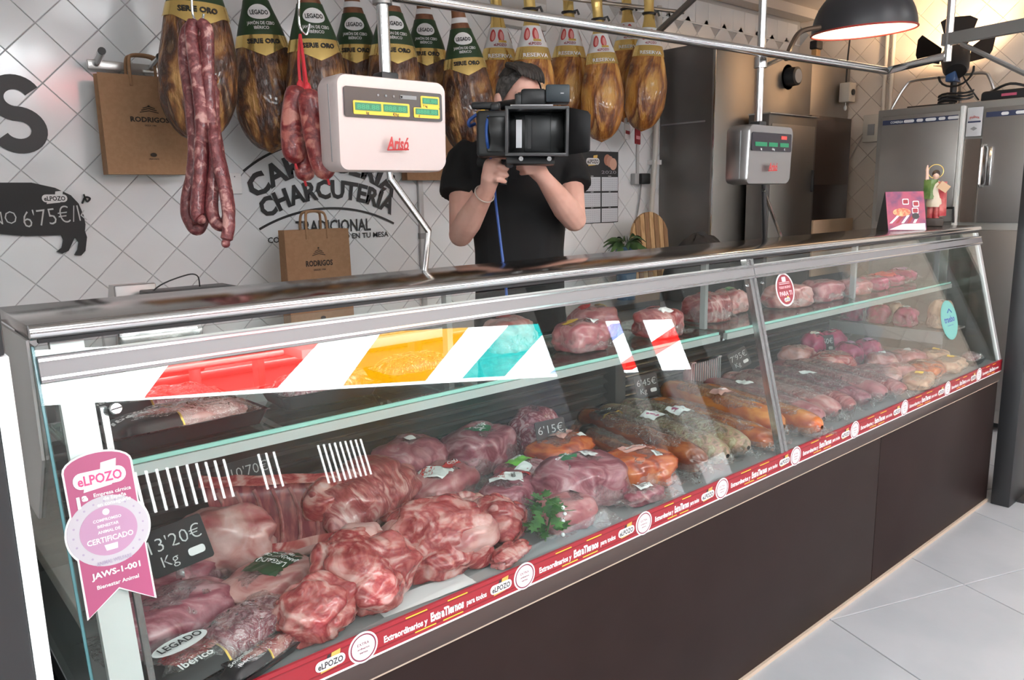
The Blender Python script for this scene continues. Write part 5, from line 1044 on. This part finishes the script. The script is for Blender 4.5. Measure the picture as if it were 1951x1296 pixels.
def raw(label, x, y, L, W, H, rot, mt, seed, z=DZ, amp=.2, extra=None, name='raw_pork_cut', fr_=1.6):
    t = thing(name, label, 'meat', T(x, y, z) @ RZ(rot), 'unpacked pork cuts on the deck')
    blobmesh(L, W, H, seed, amp, fr_ * .8, ICO4, cr=.12).build('meat', mt, t, smooth=180, fix=False)
    for (dx, dy, dz, r, c) in (extra or ()):
        MB().add([(p.x * r[0] + dx, p.y * r[1] + dy, p.z * r[2] + dz) for p in [q * (1 + .15 * nz(q, 2, seed + 3)) for q in ICO3[0]]], ICO3[1]).build('fat_cap' if c is PALE else 'bone_end' if c is BONE else 'lean_muscle', c, t, smooth=180, fix=False)
    return t
BONE = mat('bone', (.62, .45, .38), .5, 0, (.5, .22, .18), 30)
def film_h(L, W, H, seed, p=3.0):
    def h(x, y):
        s_ = (abs(2 * x / L) ** p + abs(2 * y / W) ** p); d = 1 - s_
        b = (H + .004) * (max(0, d) ** .5 if d > 0 else 0); fl = .006 + .012 * (.5 + nz((x, y, 0), 30, seed)) + .02 * max(0, nz((x, y, 1), 14, seed + 2))
        cz = .0045 * max(0, 1 - 4 * abs(nz((x, y, 3), 17, seed + 4))) + .003 * max(0, 1 - 4 * abs(nz((x, y, 5), 33, seed + 7)))
        return max(b * (1 + .04 * nz((x, y, 2), 40, seed)), fl) + cz
    return h
def sticker(t, h, cx, cy, w_, d_, rot, mt, texts=(), shape='r', base=0, name='label_sheet', tm=None):
    M0 = T(cx, cy, 0) @ RZ(rot)
    def on(x, y, o): p = M0 @ V((x, y, 0)); return V((p.x, p.y, h(p.x, p.y) + o))
    m = MB()
    if shape == 'r': m.fn(lambda u, v: on((u - .5) * w_, (v - .5) * d_, .004), 22, 16)
    else:
        n = 20; vs = [on(0, 0, .004)] + [on(q * w_ / 2 * math.cos(2 * PI * i / n), q * d_ / 2 * math.sin(2 * PI * i / n), .004) for q in (.5, 1) for i in range(n)]
        m.add(vs, [(0, 1 + i, 1 + (i + 1) % n) for i in range(n)] + [(1 + i, 1 + n + i, 1 + n + (i + 1) % n, 1 + (i + 1) % n) for i in range(n)])
    s_ = m.build(name, mt, t, fix=False)
    for (tx, ty, hh, s2, *wd) in texts:
        MB().text(s2, h=hh, wdt=wd[0] if wd else None, bold=.02, f=lambda x, y: on(x + tx, y + ty, .0072)).build('label_text', tm or (KPRINT if mt in (WPRINT, YEL) else WPRINT), s_, fix=False)
    return s_
def vac(label, x, y, L, W, H, rot, mt, seed, stickers=(), z=DZ, film=FILM, amp=.12, group='vacuum packs on the deck', fl=.065, tilt=0, name='vacuum_pack'):
    if z == DZ: L, W, H = L * 1.12, W * 1.12, H * .88
    t = thing(name, label, 'meat pack', T(x, y, z) @ RZ(rot) @ RX(tilt), group)
    blobmesh(L * .96, W * .95, H * .98, seed, amp, 1.9, flat=.5, sq=3.2, cr=.08).build('meat', mt, t, smooth=180, fix=False)
    h = film_h(L, W, H, seed); lx, ly = L + fl, W + fl * .7
    MB().fn(lambda u, v: V(((u - .5) * lx * (1 + .03 * nz((u, v, 0), 4, seed)), (v - .5) * ly * (1 + .03 * nz((v, u, 0), 4, seed + 1)), h((u - .5) * lx, (v - .5) * ly))), 54, 40).build('film', film, t, smooth=180, fix=False)
    for st in stickers: sticker(t, h, *st[:6], *(st[6:] if len(st) > 6 else ()))
    return t
def roll(label, x, y, L, W, H, rot, mt, seed, stickers=(), group='long packed rolls laid side by side', square=2.2, z=DZ, name='packed_roll'):
    t = thing(name, label, 'meat roll', T(x, y, z) @ RZ(rot), group)
    def f(u, v):
        a = 2 * PI * u; e = max(.02, 1 - abs(2 * v - 1) ** 7) ** .5; c, s_ = math.cos(a), math.sin(a); k = (abs(c) ** square + abs(s_) ** square) ** (-1 / square) * e * (1 + .05 * nz((c, s_, v * 6), 1.4, seed))
        return V(((v - .5) * L, c * k * W / 2, H / 2 + s_ * k * H / 2 * .98))
    MB().fn(f, 28, 36, wrapu=True).build('meat', mt, t, smooth=180, fix=False)
    h = film_h(L * 1.02, W * 1.05, H, seed, 4); lx, ly = L + .035, W + .015
    MB().fn(lambda u, v: V(((u - .5) * lx, (v - .5) * ly, h((u - .5) * lx, (v - .5) * ly) + (.035 * max(0, abs(2 * u - 1) - .88) * 8 * (.5 + nz((u, v * 3, 0), 3, seed)) if u < .5 else 0))), 56, 20).build('film', FILM, t, smooth=180, fix=False)
    for st in stickers: sticker(t, h, *st[:6], *(st[6:] if len(st) > 6 else ()))
    return t
def tray(label, x, y, L, W, H, rot, mt, seed, band=None, z=DZ, group='black trays of iberian pork', texts=(), cover=.42, side=-1):
    t = thing('meat_tray', label, 'meat tray', T(x, y, z) @ RZ(rot), group); m = MB()
    out = rrect(-L / 2, L / 2, -W / 2, W / 2, .018); inn = rrect(-L / 2 + .01, L / 2 - .01, -W / 2 + .01, W / 2 - .01, .014); bot = rrect(-L / 2 + .014, L / 2 - .014, -W / 2 + .014, W / 2 - .014, .012); k = len(out)
    vs = [(a, b, 0) for a, b in bot] + [(a, b, H * .6) for a, b in out] + [(a, b, H * .6) for a, b in inn] + [(a, b, .006) for a, b in bot]
    m.add(vs, [list(range(k))[::-1]] + [(r * k + i, r * k + (i + 1) % k, (r + 1) * k + (i + 1) % k, (r + 1) * k + i) for r in range(3) for i in range(k)] + [list(range(3 * k, 4 * k))]); m.build('tray', mat('tray_black', (.012, .012, .013), .3), t)
    mm = blobmesh(L * .84, W * .8, H * 1.0, seed, .12); mm.v = [p + V((0, 0, .006)) for p in mm.v]; mm.build('meat', mt, t, smooth=180, fix=False)
    h = film_h(L * .95, W * .95, H * 1.08, seed, 4)
    MB().fn(lambda u, v: V(((u - .5) * L, (v - .5) * W, max(H * .6, h((u - .5) * L, (v - .5) * W)))), 30, 22).build('film', FILM2, t, smooth=180, fix=False)
    if band:
        hb = lambda X, Y: max(H * .6, H * 1.02 * max(0, 1 - abs(2 * X / L) ** 6 - abs(2 * Y / W) ** 6) ** .5); cx = side * (L / 2 - L * cover / 2)
        sticker(t, hb, cx, 0, L * cover, W * 1.0, 0, band, texts, name='card_sleeve'); 
        sticker(t, hb, cx - side * L * cover / 2, 0, .004, W, 0, GOLDP, name='gold_edge')
    return t
# ---- raw cuts, left section
raw('pale pink pork shoulder piece nearest the red strip at left', .735, 1.325, .22, .20, .135, 30, PORK, 1, extra=[(.03, .03, .09, (.075, .06, .05), PALE), (-.05, -.05, .06, (.06, .05, .045), PORK)])
raw('small red and white pork trimming beside the dark marbled tray', .60, 1.275, .17, .12, .10, 10, PORK, 2, extra=[(.05, .01, .05, (.045, .04, .035), PORK)])
raw('big rolled raw pork neck in the middle of the left front row', .925, 1.33, .25, .18, .135, -12, PORK, 3, amp=.24, extra=[(.06, -.03, .075, (.07, .055, .045), PALE), (-.06, .03, .09, (.06, .05, .035), PALE)])
raw('raw pork loin slab with bones behind the pork neck', .93, 1.66, .36, .20, .15, 18, RIB, 4, amp=.2, extra=[(-.1, .02, .09, (.08, .07, .06), PORK), (.1, .03, .07, (.08, .06, .05), RIB)])
raw('narrow strip of pork backbone between the neck and the loin slab', 1.04, 1.505, .26, .075, .075, -14, RIB, 5, extra=[(.11, .0, .04, (.03, .03, .028), BONE)])
raw('raw pork knuckle with a dark lean eye beside the parsley', 1.105, 1.345, .14, .13, .10, 20, PORK, 6, extra=[(.03, -.045, .045, (.028, .018, .042), PURP), (.0, .035, .07, (.05, .035, .028), PALE)])
raw('flat pork steak under the knuckle by the parsley', 1.06, 1.245, .13, .055, .035, 15, PORK, 7)
# rib rack: open curved slab
t = thing('rib_rack', 'open rack of pork ribs with pale fat outside and dark inside', 'meat', T(.69, 1.665, DZ) @ RZ(-24), 'unpacked pork cuts on the deck')
def rr_(u, v, o):
    a = math.radians(-25 + 215 * u); R_ = (.088 - o) * (1 - .25 * v) * (1 + .07 * nz((u * 3, v * 4, 0), 1.5, 3)); return V((-.15 + .31 * v + .02 * math.sin(a), R_ * math.cos(a) * 1.15 - .02, .092 + R_ * math.sin(a + 2.2) * .98))
MB().fn(lambda u, v: rr_(u, v, 0), 34, 20).build('fat_side', PALE, t, smooth=180, fix=False); MB().fn(lambda u, v: rr_(u, v, .022), 34, 20).build('rib_side', mat('rib_dark', (.16, .03, .04), .25, 0, (.30, .08, .08), 18, stretch=(4, 1, 1)), t, smooth=180, fix=False)
for e in (0, 1): MB().fn(lambda u, v: rr_(e, u, .022 * v), 20, 4).build('cut_edge', PORK, t, smooth=180, fix=False)
for e in (0, 1): MB().fn(lambda u, v: rr_(u, e, .022 * v), 30, 4).build('cut_end', PORK, t, smooth=180, fix=False)
RIBB = mat('rib_bone', (.34, .13, .12), .4, 0, (.24, .05, .055), 40)
for i in range(7): MB().tube([rr_(u / 8, .1 + i * .13, .024) for u in range(1, 8)], .0045, 6).build('rib', RIBB, t)
mm = blobmesh(.22, .12, .14, 31, .2, cr=.1, sq=2.8); mm.v = [q + V((-.10, -.07, 0)) for q in mm.v]; mm.build('fat_flap', PALE, t, smooth=180, fix=False)
# parsley
t = thing('parsley', 'bunch of green parsley with white beads at the front of the deck', 'herb', (1.185, 1.262, DZ), None); PG = mat('parsley_green', (.022, .075, .018), .5, 0, (.05, .14, .035), 30)
for i in range(34):
    a = random.uniform(0, 2 * PI); r = random.uniform(.0, .05); c = V((r * math.cos(a), r * math.sin(a) * .6, random.uniform(.03, .105))); q = ori(c, (math.cos(a), math.sin(a), random.uniform(-.4, .4)), (-math.sin(a), math.cos(a), random.uniform(-.6, .6))); k = random.uniform(.9, 1.4)
    MB().prism([(x * k, y * k) for x, y in ((0, -.004), (.010, -.012), (.013, -.006), (.022, -.010), (.022, -.003), (.03, 0), (.022, .004), (.023, .011), (.013, .006), (.010, .013), (0, .004))], -.0006, .0006, q).build('leaf', PG, t, smooth=0)
for i in range(5): MB().tube([(0, 0, .0), (.01 * (i - 2), .006 * (i % 3 - 1), .06)], .002, 6).build('stem', PG, t)
for i in range(5): MB().ball((.03 + .006 * (i % 2), -.03, .085 - i * .017), .0048, 8).build('white_bead', WPRINT, t)
# paper liners
for x, y, r, lab in ((1.02, 1.42, -8, 'sheet of white butcher paper under the backbone strip'), (.83, 1.25, -4, 'sheet of white butcher paper under the pork neck')):
    o = thing('paper_liner', lab, 'paper', T(x, y, DZ) @ RZ(r), 'white paper liners'); MB().fn(lambda u, v: V(((u - .5) * .22, (v - .5) * .06, .001 + .004 * abs(nz((u * 4, v * 4, 0), 1, 2)))), 10, 8).build('sheet', mat('butcher_paper', (.66, .67, .68), .7), o, fix=False)
# ---- packs, left section
vac('pale pork loin in clear film behind the far left tray', .40, 1.455, .21, .15, .085, 12, PURP, 11)
tray('iberian sirloin tray with a white oval badge at the far left front', .37, 1.285, .20, .13, .05, 14, PORK, 12, BLACK, texts=[(.02, -.035, .016, 'Ibérico', .06)], cover=.68)
t = [o for o in COL.objects if o.name == 'meat_tray'][0]; sticker(t, lambda X, Y: .064, -.01, .012, .10, .046, 0, WPRINT, [(0, 0, .018, 'LEGADO', .078)], 'o', name='oval_badge')
tray('dark marbled pork tray in the left front row', .485, 1.315, .22, .13, .065, 22, DARK, 13)
tray('iberian sirloin tray with gold edge, front left beside the red strip', .475, 1.232, .17, .05, .035, 20, PORK, 14, BLACK, texts=[(0, .008, .010, 'Solomillo', .05), (0, -.008, .008, 'Ibérico', .035)], cover=.5)
vac('pork pack with a green and gold upright label below the rib rack', .585, 1.455, .20, .15, .075, 30, PALE, 15, [(.03, 0, .08, .13, 90, GREEN, [(0, .02, .016, 'LEGADO', .07), (0, -.005, .012, 'JAMÓN DE CEBO', .09), (0, -.025, .011, 'IBÉRICO', .05)])])
vac('pork fillet pack with a green sleeve behind the far left loin pack', .44, 1.62, .22, .13, .07, 25, PURP, 16, [(0, .03, .12, .05, 0, GREEN, [(0, 0, .012, 'Ibérico', .06)])])
vac('tall clear pack of pork loin leaning at the rear louvres', 1.14, 1.785, .25, .15, .15, 12, PURP, 17, [(.02, .0, .035, .035, 20, WPRINT, (), 'o')])
vac('long clear pork pack with a large green and white label', 1.40, 1.785, .24, .16, .13, 6, PURP, 18, [(.0, .0, .085, .08, 10, LBGRN, [(0, .0, .02, 'cerdo', .06)], 'o'), (.0, -.005, .05, .05, 10, WPRINT, (), 'r')])
vac('dark tipped pork pack against the rear louvres near the black divider', 1.64, 1.795, .18, .14, .14, 30, DARK, 19)
vac('pork pack with red and white striped label left of centre', 1.17, 1.655, .22, .14, .09, 22, PINK_, 20, [(-.04, .0, .06, .10, 20, WPRINT), (-.04, .02, .06, .035, 20, LBRED, [(0, 0, .014, 'EXTRA', .04)]), (.04, -.01, .07, .03, 5, LBRED, [(0, 0, .012, 'CERDO', .05)])])
vac('second red and white labelled pork pack near the front', 1.27, 1.49, .20, .13, .08, 24, PURP, 21, [(.0, .01, .06, .09, 30, WPRINT, [(0, -.02, .012, 'CERDO', .04)]), (.0, .03, .06, .03, 30, LBRED), (.06, -.02, .045, .03, 20, LBRED)])
vac('small pork pack with a bright green price label', 1.41, 1.60, .15, .10, .06, 10, PURP, 22, [(.0, .01, .08, .045, 5, mat('lime_label', (.16, .42, .06), .4), [(0, .008, .012, 'OFERTA', .05)]), (-.03, -.03, .06, .03, 5, WPRINT)])
vac('red marinated pork pack behind the purple packs', 1.60, 1.63, .22, .16, .09, 15, ADOB, 23, [(.02, .01, .09, .05, 8, mat('label_salmon', (.62, .32, .28), .4), [(0, 0, .014, 'ADOBADO', .07)]), (.06, -.04, .04, .02, 8, WPRINT)])
vac('big purple pork shoulder pack with a green oval label', 1.44, 1.395, .25, .19, .12, -18, PURP, 24, [(-.04, .02, .085, .06, 12, LBGRN, [(0, .0, .016, 'cerdo', .055)], 'o'), (.04, .02, .05, .035, 10, WPRINT, [(0, 0, .008, 'ELPOZO', .04)])])
vac('smooth pink pork pack with a corner tag just right of the parsley', 1.29, 1.30, .15, .11, .075, -10, PINK_, 25, [(.045, .02, .025, .03, 10, WPRINT)])
vac('red marinated pork pack with barcode label in the front row', 1.655, 1.37, .19, .17, .095, -20, ADOB, 26, [(.0, .02, .09, .05, 5, mat('label_salmon', (.62, .32, .28), .4), [(0, 0, .014, 'ADOBADO', .07)]), (.05, -.035, .045, .03, 5, WPRINT, [(0, 0, .014, '||||||||', .035)])])
vac('small clear pork pack at the strip between purple and red packs', 1.545, 1.262, .12, .06, .04, -8, PURP, 27, [(.0, .0, .05, .03, 5, WPRINT, [(0, 0, .014, '|||||||', .035)])])
# ---- rolls, centre and right
RL = [('glossy brown roast roll with black and gold label, left of the herb rolls', 1.845, 1.55, .105, .095, 80, BRWN, [(.16, .0, .07, .06, 90, mat('label_black', (.02, .02, .02), .35), [(0, 0, .012, 'GOLD', .04)]), (.12, 0, .008, .08, 0, GOLDP)]),
      ('short brown roast roll at the left of the long rolls', 1.765, 1.60, .07, .06, 79, BRWN, [(.10, .0, .06, .04, 90, MATS['label_black'])]),
      ('herb crusted roll with meat picture label, left of two', 1.955, 1.55, .10, .09, 80, HERB, [(.02, .0, .07, .07, 90, WPRINT), (.02, .01, .04, .045, 90, PINK, (), 'o'), (-.08, 0, .05, .05, 90, ACRYL)]),
      ('herb crusted roll with meat picture label, right of two', 2.065, 1.55, .10, .09, 80, HERB, [(.0, .0, .07, .07, 90, WPRINT), (.0, .01, .04, .045, 90, PINK, (), 'o')]),
      ('flat orange marinated loin under the centre post', 2.20, 1.53, .10, .07, 79, ORNG, []),
      ('tall orange marinated loin behind the centre post', 2.315, 1.57, .105, .11, 78, ORNG, [(-.02, .0, .07, .06, 90, MATS['label_salmon'], [(0, 0, .012, 'LOMO', .04)])]),
      ('orange loin with pale cut end right of the centre post', 2.44, 1.50, .095, .085, 77, ORNG, []),
      ('long pink pork loin next to the last orange loin', 2.555, 1.55, .10, .08, 76, PINK_, [(.08, .0, .05, .05, 90, WPRINT)]),
      ('long pink pork loin with rounded pale end', 2.675, 1.55, .105, .085, 75, PALE, []), ('long pink pork rib strip, third from the centre post', 2.795, 1.55, .10, .075, 74, RIB, []), ('dark pink pork loin strip in the right section', 2.915, 1.55, .10, .075, 74, PURP, [(.0, .0, .06, .05, 90, WPRINT)]),
      ('wide pink pork loin strip left of the clear film packs', 3.04, 1.54, .105, .08, 73, PINK_, []), ('last long pork strip beside the front film packs', 3.165, 1.52, .10, .07, 73, RIB, [])]
for i, (lab, x, y, W_, H_, r, mt, st) in enumerate(RL):
    roll(lab, x, y - .015, .60 if i != 1 else .42, W_, H_, r, mt, 40 + i, st)
m = MB(); 
RT = [('clear film pack of fatty bacon pieces at the rear of the right section', 3.30, 1.80, .16, .12, .09, 10, PALE, ()), ('clear film pack of red pork trimmings beside the bacon pieces', 3.33, 1.64, .16, .12, .08, -20, PORK, ()), ('magenta printed sausage pack standing at the rear right', 3.475, 1.81, .13, .09, .12, 5, MAG, [(.0, .0, .05, .03, 0, WPRINT)]),
      ('magenta printed pack with white label, second at the rear right', 3.60, 1.78, .12, .09, .12, -5, MAG, [(.0, .0, .05, .03, 0, WPRINT)]), ('short magenta pack in front of the rear right ones', 3.52, 1.66, .14, .10, .09, 12, MAG, [(.02, .0, .05, .04, 0, LILAC)]), ('magenta pack with lilac label next to the side ledge', 3.66, 1.64, .13, .10, .09, 0, MAG, [(.0, .0, .06, .03, 0, LILAC)]),
      ('flat clear film pack with shining folds at the front right', 3.30, 1.43, .22, .16, .05, 20, PALE, ()), ('flat clear pack of cured slices in the front right row', 3.345, 1.275, .19, .09, .04, 12, BEIGE, [(.0, .0, .05, .03, 0, YEL)]), ('small crumpled clear pack with foil clip at right', 3.50, 1.50, .13, .11, .07, 30, PALE, [(.0, .0, .03, .03, 0, WPRINT)]),
      ('brown sliced meat pack with round yellow label near the right end', 3.545, 1.34, .18, .13, .05, 10, ADOB, [(.0, .01, .05, .05, 0, BEIGE, (), 'o')]), ('beige poultry pack by the right end of the strip', 3.735, 1.30, .17, .10, .045, 5, BEIGE, [(.03, .0, .05, .03, 0, YEL)]), ('pale pink cutlet pack between the two brown packs at the right', 3.44, 1.39, .12, .10, .05, 25, PINK_, ()), ('small beige pack with yellow tag in the gap below the side ledge', 3.86, 1.405, .13, .10, .05, 15, BEIGE, [(.0, .0, .04, .03, 0, YEL)]), ('dark purple pork pack behind the beige poultry pack', 3.60, 1.505, .11, .09, .06, 8, PURP, ()), ('clear pack of pale cutlets in front of the side ledge', 3.70, 1.47, .15, .11, .06, -12, PINK_, [(.0, .0, .04, .04, 0, WPRINT)])]
for i, (lab, x, y, L, W_, H_, r, mt, st) in enumerate(RT): vac(lab, x, y, L * 1.12, W_ * 1.15, H_ * 1.25, r, mt, 70 + i, list(st), fl=.03)
tray('black tray of dark sausages at the far right front corner', 3.93, 1.275, .15, .09, .045, 0, PURP, 90)
C('side_ledge', mat('ledge_steel', (.3, .28, .27), .35, .8), (3.80, 4.07, 1.36, 1.90, .846, .854)); C('ledge_front', GREY, (3.795, 3.80, 1.36, 1.90, .80, .858))
for i, (lab, x, y, mt) in enumerate((('magenta pack at the rear of the side ledge', 3.88, 1.82, MAG), ('magenta pack in the middle of the side ledge', 3.88, 1.69, MAG), ('magenta pack at the front of the side ledge under the turquoise sticker', 3.88, 1.56, MAG), ('beige poultry pack standing at the front of the side ledge', 3.93, 1.425, BEIGE), ('pale poultry pack at the outer edge of the side ledge', 4.01, 1.66, BEIGE))):
    vac(lab, x, y, .11 if i < 4 else .07, .10, .085 + .04 * (i == 3), 90, mt, 100 + i, [(.0, .0, .035, .03, 0, WPRINT, (), 'o')], z=.8555, group='packs on the side ledge', fl=.015)
# ---- upper glass shelf
ZS2 = 1.0655
def shx(px, Y=1.62): return atY(px, 700, Y).x
tray('long iberian sirloin tray with gold edge at the left end of the glass shelf', .475, 1.53, .30, .12, .05, 3, PALE, 120, BLACK, ZS2, 'trays on the glass shelf', [(.02, .0, .016, 'Ibérico', .08), (-.045, -.035, .02, '   ', .02)] if False else [(.0, .0, .018, 'Ibérico', .09)], .42)
tray('second iberian sirloin tray behind the first on the glass shelf', .47, 1.69, .30, .13, .05, 2, DARK, 121, BLACK, ZS2, 'trays on the glass shelf', [(.0, .015, .016, 'Solomillo', .085), (.0, -.015, .013, 'Ibérico', .06)], .42)
tray('dark iberian meat tray right of the two sirloin trays on the shelf', .80, 1.60, .24, .15, .05, -2, DARK, 122, None, ZS2, 'trays on the glass shelf')
tray('magenta meat tray on the glass shelf below the yellow mirrored sail', 1.07, 1.62, .22, .15, .045, 0, MAG, 123, None, ZS2, 'trays on the glass shelf')
SH = [('clear pack of pink pork with a round yellow label on the shelf', 1.62, 1.56, .17, .14, .08, PINK_, [(-.03, .02, .06, .05, 20, YEL, (), 'o'), (.03, -.02, .05, .03, 10, WPRINT)]), ('clear pack of pork with a red oval label on the shelf', 1.46, 1.70, .17, .13, .09, PALE, [(.0, .02, .06, .05, 20, LBRED, (), 'o')]),
      ('clear pack of pork with red oval and yellow labels, centre of the shelf', 1.80, 1.68, .17, .14, .09, PINK_, [(-.03, .02, .065, .05, 25, LBRED, (), 'o'), (.04, .0, .05, .05, 0, YEL, (), 'o')]), ('clear pack of ribs left of the centre post on the shelf', 1.95, 1.54, .16, .14, .08, RIB, [(.0, .03, .06, .05, 10, LBRED, (), 'o'), (.0, -.03, .05, .03, 10, WPRINT)])]
SH2 = [('clear pack of red ribs right of the centre post on the shelf', 2.30, 1.60, .18, .14, .09, RIB, [(.0, .02, .06, .05, 10, LBRED, (), 'o')]), ('clear pack with green tag behind the round red sticker', 2.52, 1.66, .16, .13, .08, PALE, [(.0, .0, .05, .03, 0, LBGRN), (.0, -.04, .05, .02, 0, WPRINT)]), ('clear pack of fatty pork in the middle of the right shelf', 2.80, 1.58, .22, .15, .08, PALE, ()), ('pink pork pack beside the fatty pork on the right shelf', 3.07, 1.58, .22, .15, .075, PINK_, ()), ('smooth pink pork pack on the right shelf', 3.32, 1.57, .19, .14, .06, PINK_, ()),
       ('magenta pack on the right shelf', 3.53, 1.58, .16, .14, .055, MAG, [(.0, .0, .05, .03, 0, LBRED)]), ('red and magenta pack near the right end of the shelf', 3.73, 1.60, .17, .14, .05, MAG, [(-.03, .0, .07, .1, 0, LBRED)]), ('magenta pack at the right end of the shelf', 3.93, 1.62, .15, .14, .055, MAG, [(.0, .0, .07, .06, 0, LILAC)])]
for i, (lab, x, y, L, W_, H_, mt, st) in enumerate(SH + SH2): vac(lab, x, y, L, W_, H_, random.uniform(-6, 6), mt, 130 + i, list(st), z=ZS2, film=FILM, group='packs on the glass shelf', fl=.02)
for px, lab in ((1345, 'ribbed clear basket of pink slices on the deck rear left of the centre post'), (1420, 'empty ribbed clear basket behind the centre post')):
    p = atZ(px, 680, .86); t = thing('plastic_basket', lab, 'basket', (min(p.x, 2.62), 1.855, DZ), 'ribbed clear baskets'); w_ = .085
    for i in range(12): MB().box(-w_ + i * .0152, -w_ + i * .0152 + .004, -.045, -.041, .0, .14).build('rib', mat('basket_pink', (.62, .40, .40), .3) if px < 1400 else mat('basket_grey', (.45, .46, .47), .3), t)
    MB().box(-w_, w_, -.041, -.038, 0, .14).build('front', ACRYL, t); MB().box(-w_, w_, -.038, .03, .0, .006).build('base', ACRYL, t); MB().box(-w_ - .003, w_ + .003, -.048, -.036, .14, .146).build('lip', MATS['basket_pink'] if px < 1400 else MATS['basket_grey'], t)
    if px < 1400: mm = blobmesh(.15, .06, .12, 5, .1); mm.v = [q + V((0, -.005, .007)) for q in mm.v]; mm.build('slices', PINK_, t, smooth=180, fix=False)
# ---- black tray lip behind the raw cuts
o = thing('tray_board', 'shallow black tray propped behind the raw pork at the rear', 'tray', T(.93, 1.815, DZ) @ RZ(6)); MB().box(-.20, .20, -.045, .045, 0, .13, bev=.012).build('tray', mat('tray_black', (.012, .012, .013), .3), o); MB().box(-.19, .19, -.048, -.045, .01, .02).build('gold_line', GOLDP, o)
# ---- price tags on clip stands
TG = [(338, 1040, 1.53, .13, "13'20€", 'Kg', 'price tag 13.20 at the far left of the deck', 14), (478, 905, 1.80, .19, "10'70€", 'Kg', 'price tag 10.70 above the rib rack', 8), (1050, 832, 1.66, .13, "6'15€", '', 'price tag 6.15 left of the dark red packs', 4), (1232, 745, 1.84, .16, "6'45€", 'Kg', 'price tag 6.45 left of the herb crusted rolls', 4), (1408, 700, 1.86, .14, "7'95€", 'Kg', 'dark price tag left of the centre post', 20), (1572, 683, 1.76, .13, "5'50€", 'Kg', 'price tag 5.50 in front of the magenta packs', 0)]
for px, py, Y, hgt, s1_, s2_, lab, rot in TG:
    p = atY(px, py, Y); t = thing('price_tag', lab, 'price tag', T(p.x, p.y, DZ) @ RZ(-18), 'chalk price tags'); zc = max(.09, p.z - DZ); w_, h_ = (.058, .046) if px < 400 else (.05, .042)
    Q = wallM((0, 0, zc)) @ RZ(rot) @ RX(-12)
    MB().prism(rrect(-w_, w_, -h_, h_, .006), -.0015, .0015, Q).build('card', mat('tag_black', (.016, .017, .018), .35), t); 
    MB().text(s1_, Q @ T(0, h_ * .35, .002), h=h_ * .62, wdt=w_ * 1.7, bold=-.01).build('price_text', CHALK, t)
    if s2_: MB().text(s2_, Q @ T(-w_ * .35, -h_ * .42, .002), h=h_ * .5, bold=-.01).build('unit_text', CHALK, t)
    MB().prism(rrect(w_ * .25, w_ * .8, -h_ * .65, -h_ * .3, .006), .0016, .0022, Q).build('tag_logo', WPRINT, t)
    MB().box(-.008, .008, -.007, .007, -.02, .012, T(0, 0, zc - h_)).build('clip', CHROME, t); MB().cyl((0, 0, .004), (0, 0, zc - h_ - .01), .0022, 8).build('stem', CHROME, t); MB().lathe([(0, 0), (.022, 0), (.022, .003), (.006, .006), (0, .006)], 20).build('foot', CHROME, t)
# ---- knives and pans on the work shelf behind the glass
t = thing('steel_pan', 'steel pan behind the counter glimpsed under the worktop edge', 'pan', (.62, 2.16, .0)); MB().box(-.3, .3, -.12, .12, 1.08, 1.10, bev=.006).build('shelf', STEEL, t); MB().box(-.12, .10, -.08, .08, 1.10, 1.20, bev=.02).build('pan', CHROME, t); MB().box(-.28, -.26, -.02, .02, .17, 1.08).build('leg', STEEL, t); MB().box(.26, .28, -.02, .02, .17, 1.08).build('leg', STEEL, t)
t = thing('cutting_board', 'white board with grey cloth behind the counter under the pink scale', 'board', (1.25, 2.16, 0)); MB().box(-.28, .25, -.12, .12, 1.06, 1.09, bev=.006).build('board', WHITE, t); MB().box(-.05, .24, -.10, .10, 1.09, 1.11, bev=.008).build('cloth', mat('grey_cloth', (.32, .32, .33), .9, 0, (.25, .25, .26), 60), t); MB().box(-.2, -.17, -.02, .02, .17, 1.06).build('leg', STEEL, t); MB().box(.17, .2, -.02, .02, .17, 1.06).build('leg', STEEL, t)
